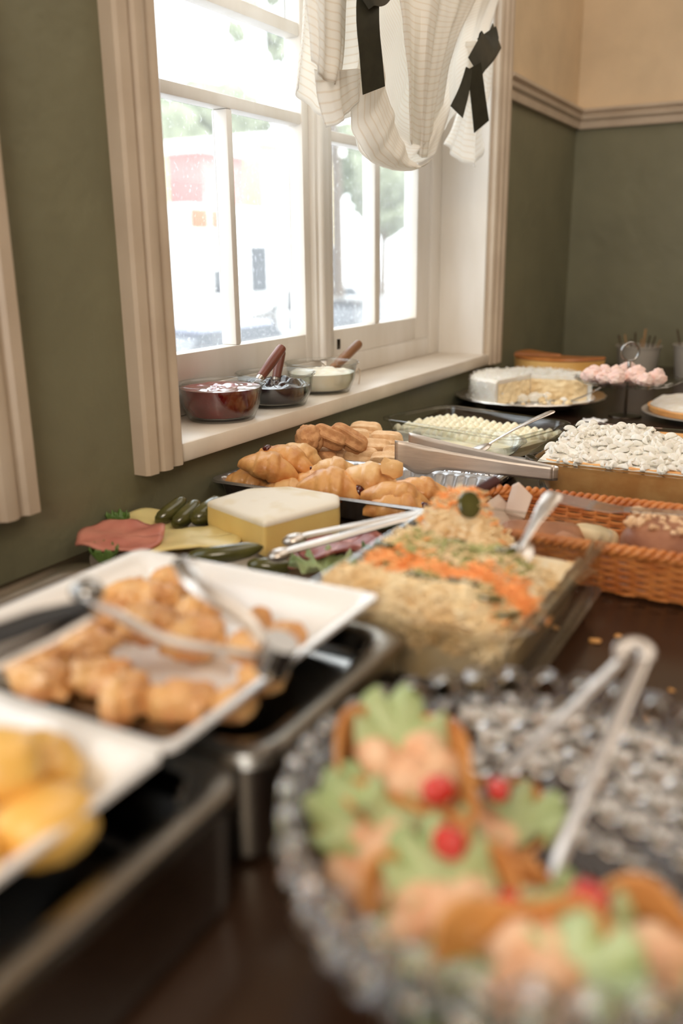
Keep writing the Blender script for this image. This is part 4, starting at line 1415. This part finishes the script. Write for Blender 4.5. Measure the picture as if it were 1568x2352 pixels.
# ------------------------------------------------------------------ browned custard tart behind
TC = (.150, 2.345)
o = empty('tart_plate', (*TC, CT), 'white plate under the browned tart by the back wall', 'plate')
part('plate', G().lathe([(0, .024), (.05, .024), (.052, 0), (.056, 0), (.060, .022), (.13, .030), (.150, .037), (.150, .040), (.13, .034), (0, .030)], (*TC, CT), 56), M['china'], o)
for k, (a0, a1, dz, lab) in enumerate(((205, 352, 0, 'wide wedge of browned custard tart behind the white cake'), (150, 200, .003, 'smaller browned tart wedge at the back left'))):
    w = empty('custard_tart', (*TC, CT + .0345), lab, 'tart', 'browned tart wedges on the white plate')
    part('custard', G().lathe([(.0005, 0), (.110, 0), (.118, .006), (.121, .046), (.0005, .046)], (*TC, CT + .0345), 40, math.radians(a0), math.radians(a1)), M['custard'], w)
    part('browned_top', G().lathe([(.0005, .0462), (.121, .0462), (.1235, .050 + dz), (.119, .054 + dz), (.06, .0515 + dz), (.0005, .051 + dz)], (*TC, CT + .0345), 40, math.radians(a0), math.radians(a1)), M['caramel'], w)

# ------------------------------------------------------------------ cake stand with pink meringues
ST = (.398, 1.98)
o = empty('cake_stand', (*ST, CT), 'glass cake stand with a ring handle holding pink meringues', 'stand')
part('plate', G().lathe([(0, .072), (.07, .071), (.095, .073), (.112, .0815), (.113, .084), (.110, .085), (.094, .0775), (.07, .0755), (0, .0755)], (*ST, CT), 64, jit=lambda r, z, a: (r * (1 + (.02 * math.cos(20 * a) if r > .1 else 0)), z + (.0012 * math.cos(40 * a) if r > .06 else 0))), M['crystal_shell'], o)
part('stem', G().tube([(*ST, CT + .004), (*ST, CT + .072)], .0035, 12), M['iron'], o)
part('foot', G().lathe([(0, .006), (.012, .005), (.035, .002), (.036, 0), (0, 0)], (*ST, CT), 32), M['iron'], o)
part('upper_stem', G().tube([(*ST, CT + .0755), (*ST, CT + .085), (*ST, CT + .10), (*ST, CT + .118), (*ST, CT + .122)], [.003, .004, .003, .004, .002], 12), M['mirror_steel'], o)
P = [Vector((ST[0] + .0185 * math.cos(2 * PI * k / 40) * .9, ST[1] + .0185 * math.cos(2 * PI * k / 40) * .4, CT + .1405 + .0195 * math.sin(2 * PI * k / 40))) for k in range(40)]
g = G()
rings = []
for i, p in enumerate(P):
    t = (P[(i + 1) % 40] - P[i - 1]).normalized()
    a = Vector((-.4, .9, 0)).normalized()
    b = t.cross(a)
    rings.append([p + a * .0028 * math.cos(2 * PI * k / 10) + b * .0028 * math.sin(2 * PI * k / 10) for k in range(10)])
rings.append(rings[0])
part('ring_handle', g.loft(rings, False, False), M['mirror_steel'], o)
MR = [(.330, 1.935, .022, 'pink meringue at the left end of the stand against the white cake'), (.346, 1.968, .021, 'pink meringue second from the white cake, set back'), (.362, 1.918, .019, 'small pink meringue at the front left of the stand'),
      (.386, 1.915, .020, 'pink meringue in the front row just left of the stem'), (.372, 1.955, .021, 'pink meringue behind the front row, left of the stem'), (.420, 1.940, .024, 'tall pink meringue beside the stem on its right'),
      (.444, 1.915, .017, 'small pink meringue at the front right of the stand'), (.462, 1.945, .021, 'pointed pink meringue farthest right on the stand'), (.384, 2.030, .022, 'pink meringue at the back of the stand behind the stem')]
for i, (x, y, r, lab) in enumerate(MR):
    g = G().blob((x, y, CT + .0768 + r * .72), (r, r * .95, r * .74), Matrix.Rotation(i, 3, 'Z'), .22, 1.9, 4, i + 30)
    g.blob((x + r * .2, y, CT + .0765 + r * 1.22), (r * .62, r * .55, r * .5), Matrix.Rotation(i * 2, 3, 'Z'), .25, 2.2, 3, i + 50)
    g.v = [v if v.z > CT + .0766 else Vector((v.x, v.y, CT + .0766)) for v in g.v]
    thing('meringue', g, M['meringue'], lab, 'meringue', 'pink meringues on the cake stand')

# cream pie behind the stand
PC = (.575, 2.03)
o = empty('pie_plate', (*PC, CT), 'flat plate under the cream pie behind the cake stand', 'plate')
part('plate', G().lathe([(0, .003), (.09, .003), (.13, .010), (.150, .014), (.150, .0165), (.13, .013), (.09, .007), (0, .007)], (*PC, CT), 56), M['bucket'], o)
o = empty('cream_pie', (*PC, CT + .0075), 'low round cream-covered pie behind the cake stand', 'pie')
part('crust', G().lathe([(0, 0), (.115, 0), (.134, .007), (.138, .018), (.132, .020), (0, .016)], (*PC, CT + .0075), 56), M['sponge'], o)
part('cream', G().lathe([(.131, .0185), (.132, .022), (.118, .030), (.09, .034), (.05, .033), (0, .034)], (*PC, CT + .0075), 56, jit=lambda r, z, a: (r * (1 + .02 * math.cos(9 * a)), z + (.004 * noise.noise(Vector((r * 30 * math.cos(a), r * 30 * math.sin(a), 3))) if r < .125 else 0))), M['cream_white'], o)
thing('napkin_scrap', G().grid(lambda u, v: Vector((.335 + u * .05, 1.845 + v * .03, CT + .004 + .006 * (noise.noise(Vector((u * 4, v * 4, 1))) + .5))), 14, 10), M['china'], 'crumpled bit of white paper before the cake stand', 'paper', mod=.0006)

# ------------------------------------------------------------------ buckets of wooden cutlery
ORD = ['leftmost', 'second from the left', 'third from the left', 'fourth from the left', 'fifth from the left', 'sixth from the left', 'seventh from the left', 'eighth from the left']


def bucket(x, y, r, h, label, sticks, seed, side):
    o = empty('cutlery_bucket', (x, y, CT), label, 'bucket')
    part('body', G().lathe([(0, 0), (r * .80, 0), (r * .82, .003), (r * .98, h - .004), (r * 1.04, h - .003), (r * 1.04, h), (r * .97, h), (r * .80, .006), (0, .006)], (x, y, CT), 40), M['bucket'], o)
    rn = random.Random(seed)
    for k in range(sticks):
        f = (k + .5) / sticks * 2 - 1
        dep = rn.uniform(-.45, .45)
        b = Vector((x + .42 * r * f, y + r * .5 * dep, CT + .008))
        e = Vector((x + 1.05 * r * f, y + r * .9 * dep, CT + h + rn.uniform(.012, .042)))
        d = k % 3 != 1
        s = empty('wooden_fork', b, '%s wooden fork in the %s bucket, %s' % ('dark' if d else 'pale', side, ORD[k]), 'cutlery', 'wooden forks in the %s bucket' % side)
        part('handle', G().tube([b, b.lerp(e, .5), b.lerp(e, .86), e], [.0045, .0045, .006, .0065], 8, .3), M['stick_dark'] if d else M['stick'], s)


bucket(.290, 2.66, .062, .088, 'pale grey bucket of wooden forks at the back wall', 8, 3, 'left')
bucket(.450, 2.64, .062, .098, 'pale grey bucket cut by the right picture edge', 6, 8, 'right')
s = empty('wooden_spatula', (.292, 2.66, CT + .01), 'broad pale wooden spatula standing in the left bucket', 'cutlery')
part('blade', G().tube([(.300, 2.655, CT + .010), (.303, 2.655, CT + .08), (.306, 2.655, CT + .135)], [.006, .008, .010], 10, .3), M['stick'], s)

# ------------------------------------------------------------------ steel warming trays and white plates
def warmer(cx, cy, hx, hy, h, label):
    o = empty('steel_warming_tray', (cx, cy, CT), label, 'tray')
    r = .03
    part('shell', G().loft([rrect(cx, cy, hx - .012, hy - .012, r, CT + .001), rrect(cx, cy, hx - .004, hy - .004, r, CT + .006), rrect(cx, cy, hx - .002, hy - .002, r, CT + h - .012),
                            rrect(cx, cy, hx + .002, hy + .002, r, CT + h - .008), rrect(cx, cy, hx, hy, r, CT + h - .001), rrect(cx, cy, hx - .004, hy - .004, r, CT + h), rrect(cx, cy, hx - .014, hy - .014, r * .8, CT + h), rrect(cx, cy, hx - .018, hy - .018, r * .7, CT + h - .003)], True, False), M['tray_steel'], o)
    part('well', G().loft([rrect(cx, cy, hx - .0182, hy - .0182, r * .7, CT + h - .003), rrect(cx, cy, hx - .024, hy - .024, r * .6, CT + h - .015), rrect(cx, cy, hx - .030, hy - .030, r * .5, CT + h - .017)], False, True), M['mirror_steel'], o)
    return o


TH = .078
warmer(.360, .452, .173, .103, TH, 'polished steel warming tray under the white plate of fritters')
warmer(.360, .167, .173, .176, TH, 'nearer polished steel warming tray under the plate of yellow rolls')


def plate(cx, cy, hx, hy, label):
    z = CT + TH - .0165
    o = empty('white_plate', (cx, cy, z), label, 'plate', 'rectangular white plates on the warming trays')
    r = .009
    part('plate', G().loft([rrect(cx, cy, hx - .045, hy - .045, r, z), rrect(cx, cy, hx - .040, hy - .040, r, z + .003), rrect(cx, cy, hx - .016, hy - .016, r, z + .022), rrect(cx, cy, hx, hy, r, z + .036), rrect(cx, cy, hx, hy, r, z + .039),
                            rrect(cx, cy, hx - .005, hy - .005, r, z + .039), rrect(cx, cy, hx - .019, hy - .019, r, z + .027), rrect(cx, cy, hx - .034, hy - .034, r, z + .012), rrect(cx, cy, hx - .045, hy - .045, r, z + .009)]), M['china'], o)
    return z + .009


PZ1 = plate(.385, .432, .119, .124, 'rectangular white plate heaped with golden fritters')
PZ2 = plate(.385, .1785, .119, .1285, 'nearer rectangular white plate of yellow rolls at the picture edge')


def fritter(c, rad, rot, label, seed, m='fried'):
    q = Matrix.Rotation(math.radians(rot), 3, 'Z')
    g = G().blob(c, [k * .95 for k in rad], q, .26, 1.9, 4, seed, .9)
    for k in range(2):   # pinched seams
        a = seed * 1.7 + k * 2.4
        for v in g.v:
            d = v - Vector(c)
            w = math.cos(math.atan2(d.y, d.x) * 2 + a)
            v -= d * .16 * math.exp(-((w - .1) * 5) ** 2)
    return thing('fritter', g, M[m], label, 'fritter', 'golden fritters on the white plate')


FR = [(.375, .395, .020, (.026, .016, .014), 15, 'fritter at the left edge behind the tong grip'), (.352, .436, .018, (.026, .018, .014), 40, 'pale fritter at the far left of the heap'), (.337, .482, .016, (.024, .013, .012), 60, 'long thin fritter against the far plate corner'),
      (.360, .500, .024, (.018, .015, .014), 20, 'browned fritter tip highest at the far end'), (.366, .468, .022, (.024, .018, .017), 25, 'plump fritter in the back middle of the heap'), (.402, .470, .020, (.020, .017, .016), 80, 'orange fritter in the back row beside the tong tip'),
      (.418, .438, .020, (.027, .018, .017), 30, 'large pale fritter in the middle between the tong arms'), (.452, .446, .016, (.018, .014, .013), 5, 'round fritter right of the large pale one'), (.462, .470, .015, (.016, .012, .014), 40, 'small dark-tipped fritter at the back right'),
      (.437, .482, .015, (.012, .010, .014), 10, 'tiny red-brown fritter standing behind the tongs'), (.475, .420, .014, (.018, .013, .012), 60, 'flat fritter at the right end before the hinge'), (.407, .372, .018, (.022, .015, .014), 20, 'pale fritter at the front left under the tongs'),
      (.432, .360, .017, (.016, .021, .016), 10, 'reddish brown fritter in the front row'), (.456, .374, .016, (.024, .016, .014), 25, 'long fritter in the front row, middle'), (.478, .388, .014, (.015, .012, .012), 50, 'small brown fritter at the front right end'),
      (.398, .425, .030, (.022, .018, .014), 50, 'fritter on top of the heap under the tong arm')]
for i, (x, y, z, rad, rot, lab) in enumerate(FR):
    x, y = .402 + (x - .412) * 1.28, .436 + (y - .430) * 1.12
    fritter((x, y, PZ1 + z), rad, rot, lab, i + 1)
for i, (x, y, z, rad, rot, lab) in enumerate([(.318, .400, .018, (.022, .018, .014), 10, 'orange fritter cut by the left picture edge, upper'), (.338, .372, .018, (.024, .018, .014), 50, 'brown fritter at the left picture edge under the dark tong handle'),
                                               (.362, .352, .017, (.024, .016, .014), 0, 'fritter in the front row at the left end')]):
    fritter((x, y, PZ1 + z), rad, rot, lab, i + 40)
BN = [(.436, .270, .022, (.026, .021, .019), 20, 'yellow roll nearest the dividing plate rim'), (.472, .240, .020, (.026, .021, .018), 50, 'glossy yellow roll with a pale top, farthest right'), (.425, .222, .022, (.025, .021, .020), 0, 'yellow roll at the left picture edge, upper'),
      (.462, .192, .022, (.026, .021, .019), 80, 'yellow roll at the left picture edge, lower'), (.446, .238, .046, (.024, .019, .017), 30, 'yellow roll lying on top of the others'), (.400, .262, .020, (.024, .020, .018), 10, 'yellow roll out at the left of the near plate')]
for i, (x, y, z, rad, rot, lab) in enumerate(BN):
    x, z = x + .012, z + .002
    g = G().blob((x, y, PZ2 + z), rad, Matrix.Rotation(math.radians(rot), 3, 'Z'), .10, 1.5, 4, i + 20)
    thing('yellow_roll', g, M['potato'], lab, 'roll', 'yellow rolls on the near plate')

# serving tongs lying over the fritters
o = empty('serving_tongs', (.44, .39, CT + .13), 'large shiny steel tongs lying open over the fritters', 'tongs')
H = Vector((.512, .397, CT + .118))
A = catmull([H, (.490, .402, CT + .136), (.452, .405, CT + .150), (.420, .430, CT + .150), (.392, .463, CT + .138), (.385, .482, CT + .130)], 8)
n = len(A)
part('arm', G().tube(A, [.0038 + .003 * math.sin(PI * i / (n - 1)) for i in range(n)], 12, .5, (-.25, -.1, .95)), M['steel'], o)
part('grip', G().blob(A[len(A) // 2 + 6], (.011, .007, .005), axis_rot(Vector((-.8, .6, -.2))), 0, 1, 3), M['mirror_steel'], o)
B2 = catmull([H, (.494, .374, CT + .128), (.470, .350, CT + .140), (.438, .347, CT + .150), (.408, .352, CT + .152)], 8)
part('arm', G().tube(B2, [.0038 + .002 * math.sin(PI * i / (len(B2) - 1)) for i in range(len(B2))], 12, .5, (-.25, -.1, .95)), M['steel'], o)
part('grip', G().blob((.404, .358, CT + .154), (.011, .010, .008), None, 0, 1, 3), M['mirror_steel'], o)
part('hinge', G().tube([H + Vector((-.003, 0, -.008)), H + Vector((.006, 0, .012))], .011, 20), M['mirror_steel'], o)
part('handle', G().tube([(.412, .348, CT + .150), (.405, .318, CT + .151), (.395, .270, CT + .150)], [.007, .010, .011], 14, .55), M['dark_metal'], o)
part('handle_plate', G().tube([(.416, .350, CT + .146), (.408, .318, CT + .140), (.400, .285, CT + .137)], [.008, .010, .010], 12, .3), M['steel'], o)

# ------------------------------------------------------------------ pressed glass bowl
BC2 = (.686, .362)
RB, HB = .120, .090
o = empty('bobble_glass_bowl', (*BC2, CT), 'round pressed-glass bowl of beads with a looped rim, nearest the camera', 'bowl')


def bw(z):
    """radius of the bowl wall at height z."""
    t = max(0, min(1, (z - .008) / (HB - .008)))
    return .052 + (RB - .052) * math.sin(t * PI / 2) ** .85


prof = [(0, .004), (.040, .004), (.044, 0), (.050, .001)] + [(bw(z), z) for z in (.010, .018, .030, .045, .060, .075, .086)] + [(bw(z) - .004, z) for z in (.086, .075, .060, .045, .030, .018, .012)] + [(.045, .008), (0, .008)]
part('wall', G().lathe(prof, (*BC2, CT), 72), M['crystal_shell'], o)
bead = None
NB = 36
for rI, z in enumerate((.014, .027, .040, .053, .066, .079)):
    for k in range(NB):
        a = 2 * PI * (k + .5 * (rI % 2)) / NB
        r = bw(z)
        p = Vector((BC2[0] + r * math.cos(a), BC2[1] + r * math.sin(a), CT + z))
        s = 2 * PI * r / NB * .50
        if bead is None:
            bead = part('glass_bead', G().blob((0, 0, 0), (1, 1, 1), None, 0, 1, 2), M['crystal'], o)
            for v in bead.data.vertices:
                v.co += o.location
            c = bead
        else:
            c = bead.copy()
            COL.objects.link(c)
        c.location = p - o.location
        c.scale = (s, s, s * 1.05)
loop = None
for k in range(NB):
    a = 2 * PI * (k + .5) / NB
    r = RB + .002
    if loop is None:
        g = G()
        P = [Vector((0, .0088 * math.cos(t), .0105 * math.sin(t))) for t in [2 * PI * i / 20 for i in range(20)]]
        rings = []
        for i, p in enumerate(P):
            t = (P[(i + 1) % 20] - P[i - 1]).normalized()
            b = t.cross(Vector((1, 0, 0)))
            rings.append([p + Vector((1, 0, 0)) * .0032 * math.cos(2 * PI * q / 8) + b * .0032 * math.sin(2 * PI * q / 8) for q in range(8)])
        rings.append(rings[0])
        loop = part('rim_loop', g.loft(rings, False, False), M['crystal'], o)
        for v in loop.data.vertices:
            v.co += o.location
        c = loop
    else:
        c = loop.copy()
        COL.objects.link(c)
    c.location = Vector((BC2[0] + r * math.cos(a), BC2[1] + r * math.sin(a), CT + HB + .003)) - o.location
    c.rotation_euler = (0, 0, a)


def canape(x, y, z, r, label, seed, tomato, tilt):
    """bread cup filled with pink salad, lettuce and tomato."""
    o = empty('filled_bread_cup', (x, y, CT + z), label, 'canape', 'filled bread cups in the glass bowl')
    q = Matrix.Rotation(math.radians(tilt[0]), 3, 'X') @ Matrix.Rotation(math.radians(tilt[1]), 3, 'Y')
    c = Vector((x, y, CT + z))
    def put(g):
        g.v = [c + q @ v for v in g.v]
        return g
    h = r * .95
    part('bread_cup', put(G().lathe([(0, 0), (r * .62, 0), (r * .72, h * .1), (r * .98, h * .95), (r * 1.03, h), (r * .96, h * 1.0), (r * .66, h * .22), (0, h * .18)], (0, 0, 0), 36,
                                     jit=lambda rr, zz, a: (rr * (1 + (.09 * math.cos(4 * a + seed) if zz > h * .3 else 0)), zz * (1 + (.10 * math.cos(4 * a + seed) if zz > h * .5 else 0))))), M['toast'], o)
    g = G()
    rn = random.Random(seed)
    for k in range(9):
        a, d = rn.random() * 6.28, r * .55 * math.sqrt(rn.random())
        g.blob((d * math.cos(a), d * math.sin(a), h * (.62 + .25 * rn.random())), (r * .34, r * .30, r * .26), Matrix.Rotation(rn.random() * 3, 3, 'Z'), .25, 2, 2, k + seed)
    part('salad_filling', put(g), M['salad_cream'], o)
    for k in range(2):
        a = seed * 2.1 + k * 2.6
        lo = G()
        lr = r * .72
        def fn(u, v, lr=lr, a=a, k=k):
            t = 2 * PI * u
            f = v * v * lr * .22 * (math.sin(t * 7 + seed) + .5 * math.sin(t * 13))
            return Vector((math.cos(a) * r * .55 + lr * v * math.cos(t), math.sin(a) * r * .55 + lr * v * math.sin(t) * .8, h * .92 + f + lr * .35 * v * math.cos(t - a)))
        part('lettuce_leaf', put(lo.grid(fn, 60, 8)), M['lettuce'], o, mod=.0007)
    for (tx, ty, tr) in tomato:
        g = G().blob((tx * r, ty * r, h * 1.32), (r * tr, r * tr * .85, r * tr * .7), Matrix.Rotation(seed, 3, 'Z'), .12, 2, 3, seed, .8)
        part('tomato_piece', put(g), M['tomato'], o)


canape(.599, .374, .056, .040, 'bread cup at the left rim, leafy with a tomato piece', 1, [(.5, -.3, .22)], (12, 22))
canape(.642, .390, .026, .037, 'bread cup in second place at the back left with a tomato piece', 2, [(.2, .2, .20)], (0, 5))
canape(.621, .324, .042, .039, 'bread cup at the left front, leafy green on top', 3, [(.7, .3, .22)], (16, 8))
canape(.654, .334, .026, .038, 'bread cup in the middle with the largest tomato piece', 4, [(-.1, .1, .34)], (4, 0))
canape(.694, .316, .028, .037, 'bread cup at the front middle with a flat tomato piece', 5, [(-.1, .1, .27)], (12, 0))
canape(.744, .312, .040, .038, 'bread cup at the front right with tomato under leaves', 6, [(-.45, .45, .24)], (16, -8))
canape(.664, .300, .042, .038, 'bread cup nearest the camera showing its pale bread side', 7, [], (9, 4))
canape(.710, .282, .046, .038, 'bread cup against the near rim, mostly bread', 8, [], (20, -4))

# salad tongs leaning in the bowl
o = empty('salad_tongs', (.66, .40, CT + .03), 'slim steel tongs leaning in the pressed-glass bowl', 'tongs')
HG = Vector((.703, .480, CT + .126))
for k, (tip, nm) in enumerate(((Vector((.628, .372, CT + .046)), 'arm'), (Vector((.688, .352, CT + .040)), 'arm'))):
    st = HG + Vector((-.005 if k == 0 else .006, -.004, 0))
    P = [st, st.lerp(tip, .3), st.lerp(tip, .7), tip, tip + (tip - st).normalized() * .012 + Vector((0, 0, -.008))]
    part('arm', G().tube(P, [.0040, .0046, .0052, .0058, .006], 12, .25, (-.26, -.05, .91)), M['steel'], o)
    part('scalloped_grip', G().blob(P[-1], (.018, .011, .004), axis_rot((P[-1] - P[-2]).normalized()), .1, 6, 2), M['steel'], o)
P = [HG + Vector((-.0055, -.004, 0)), HG + Vector((-.0065, .003, .003)), HG + Vector((0, .008, .0045)), HG + Vector((.0065, .003, .003)), HG + Vector((.0065, -.004, 0))]
part('spring_bend', G().tube(catmull(P, 6), .0048, 10, .5), M['steel'], o)

for i, (x, y, s, lab) in enumerate(((.622, .766, .006, 'flat golden crumb on the counter before the wicker basket'), (.638, .788, .004, 'tiny crumb on the counter close to the basket'), (.690, .640, .006, 'golden crumb on the counter right of the salad tongs'), (.700, .700, .003, 'smallest crumb on the dark counter at the right'))):
    g = G().blob((x, y, CT + s * .3), (s, s * .7, s * .4), Matrix.Rotation(i, 3, 'Z'), .4, 2, 2, i)
    thing('crumb', g, M['crumb'], lab, 'crumb')

# ------------------------------------------------------------------ the street outside
GZ = -1.0
thing('street_ground', G().box(-60, -.2, -15, 70, GZ - .2, GZ), M['asphalt'], 'pale paved street outside the window', 'street', kind='structure')


def house(x0, x1, y0, y1, h, m, label, roof=0):
    o = empty('street_building', ((x0 + x1) / 2, (y0 + y1) / 2, GZ), label, 'building')
    part('walls', G().box(x0, x1, y0, y1, GZ, GZ + h), m, o, False)
    part('roof_slab', G().box(x0 - .3, x1 + .3, y0 - .3, y1 + .3, GZ + h, GZ + h + .25), M['render_white'], o, False)
    for k in range(3):
        yy = y0 + (y1 - y0) * (k + .5) / 3
        f = part('window', G().box(x1, x1 + .06, yy - .5, yy + .5, GZ + 1.2, GZ + 2.6), M['render_white'], o, False)
        part('pane', G().box(x1 + .06, x1 + .08, yy - .4, yy + .4, GZ + 1.3, GZ + 2.5), M['car_glass'], f, False)


house(-16.2, -15, 20.7, 22.7, 5.0, M['render_pink'], 'faded pink building seen blurred through the left sash')
house(-26, -16.6, 14.5, 20.2, 3.9, M['render_white'], 'low white building left of the pink one outside')
house(-14.6, -13.2, 17.6, 23.5, 3.2, M['render_white'], 'white kiosk standing before the pink building outside')
house(-24, -15.5, 24.4, 29, 5.6, M['render_cream'], 'cream building right of the pink one outside')
o = empty('street_sign', (-12, 16.9, GZ), 'red and white sign board outside the left sash', 'sign')
part('post', G().tube([(-12, 16.9, GZ), (-12, 16.9, 2.6)], .05, 10), M['pole'], o)
part('red_board', G().box(-12.05, -11.97, 16.3, 17.45, 1.85, 2.28, .02), M['sign_red'], o)
part('white_board', G().box(-12.05, -11.97, 16.3, 17.45, .95, 1.80, .02), M['render_white'], o)
o = empty('lamp_post', (-7, 12.1, GZ), 'thin pale street pole outside the left sash', 'pole')
part('post', G().tube([(-7, 12.1, GZ), (-7, 12.1, 2.0)], .07, 10), M['pole'], o)
part('panel', G().box(-7.04, -6.96, 11.8, 12.4, 1.5, 2.2, .02), M['render_cream'], o)


def car(x, y, rot, m, label):
    o = empty('parked_car', (x, y, GZ), label, 'car')
    q = Matrix.Rotation(math.radians(rot), 3, 'Z')
    def put(g):
        g.v = [Vector((x, y, GZ)) + q @ v for v in g.v]
        return g
    sec = [(-2.1, .35, .75, .70), (-2.0, .28, .85, .82), (-1.2, .25, .92, .86), (-.6, .25, .94, .86), (.8, .25, .94, .86), (1.6, .27, .90, .84), (2.05, .30, .80, .76), (2.12, .38, .72, .66)]
    part('body', put(G().loft([[Vector((a, -w, lo)), Vector((a, w, lo)), Vector((a, w, (lo + hi) / 2)), Vector((a, w * .93, hi)), Vector((a, -w * .93, hi)), Vector((a, -w, (lo + hi) / 2))] for a, lo, hi, w in sec])), m, o)
    cab = [(-1.35, .90, .70), (-.75, 1.38, .62), (.45, 1.42, .62), (1.25, .92, .70)]
    part('cabin', put(G().loft([[Vector((a, -.78, .88)), Vector((a, .78, .88)), Vector((a, w, z)), Vector((a, -w, z))] for a, z, w in cab])), M['car_glass'], o)
    part('roof', put(G().box(-.75, .5, -.60, .60, 1.36, 1.46, .04)), m, o)
    for sx in (-1.3, 1.3):
        for sy in (-.8, .8):
            part('wheel', put(G().tube([(sx, sy - .1, .32), (sx, sy + .1, .32)], .32, 20)), M['tyre'], o)


car(-6.2, 9.2, 80, M['car_blue'], 'grey-blue car roof low in the left sash')
car(-11.0, 20.4, 80, M['car_dark'], 'dark parked car behind the pole outside')
car(-7.6, 15.4, 96, M['car_dark'], 'dark parked car low in the right sash')


def tree(x, y, h, r, label, seed):
    o = empty('street_tree', (x, y, GZ), label, 'tree')
    part('trunk', G().tube([(x, y, GZ), (x + .1, y, GZ + h * .4), (x, y + .1, GZ + h * .7)], [.22, .17, .1], 10), M['bark'], o)
    rn = random.Random(seed)
    g = G()
    for k in range(14):
        a, b, d = rn.random() * 6.28, rn.uniform(-.5, 1), r * .75 * rn.random() ** .5
        g.blob((x + d * math.cos(a), y + d * math.sin(a), GZ + h * .72 + b * r * .55), (r * .42, r * .42, r * .34), None, .5, 2.5, 3, k + seed)
    part('crown', g, M['tree_leaf'], o, ang=180)


tree(-30, 38, 9.5, 4.5, 'rounded tree over the roofs in the left pane', 1)
tree(-34, 30, 8.6, 3.6, 'lower rounded tree at the left edge of the pane', 2)
tree(-22, 46, 8.0, 4.0, 'blurred tree in the upper right sash pane', 3)
g = empty('bare_tree', (-9.5, 15.6, GZ), 'leafy branch ends hanging into the upper left pane', 'tree')
part('trunk', G().tube([(-9.8, 19.0, GZ), (-9.6, 18.6, 3), (-9.0, 17.2, 5.2)], [.16, .12, .08], 10), M['bark'], g)
rn = random.Random(9)
for k, (y, z, s) in enumerate(((14.5, 5.4, .28), (15.4, 5.1, .40), (15.2, 6.0, .34), (14.0, 5.0, .22), (16.2, 5.5, .30))):
    part('branch', G().tube([(-9.0, 17.2, 5.2 + .05 * k), (-9.1, (y + 17.2) / 2, z + .1), (-9.0, y, z)], [.05, .03, .012], 8), M['bark'], g)
    part('leaf_clump', G().blob((-9.0, y, z), (s * .5, s, s * .8), Matrix.Rotation(k, 3, 'X'), .7, 2.5, 3, k), M['tree_leaf'], g)
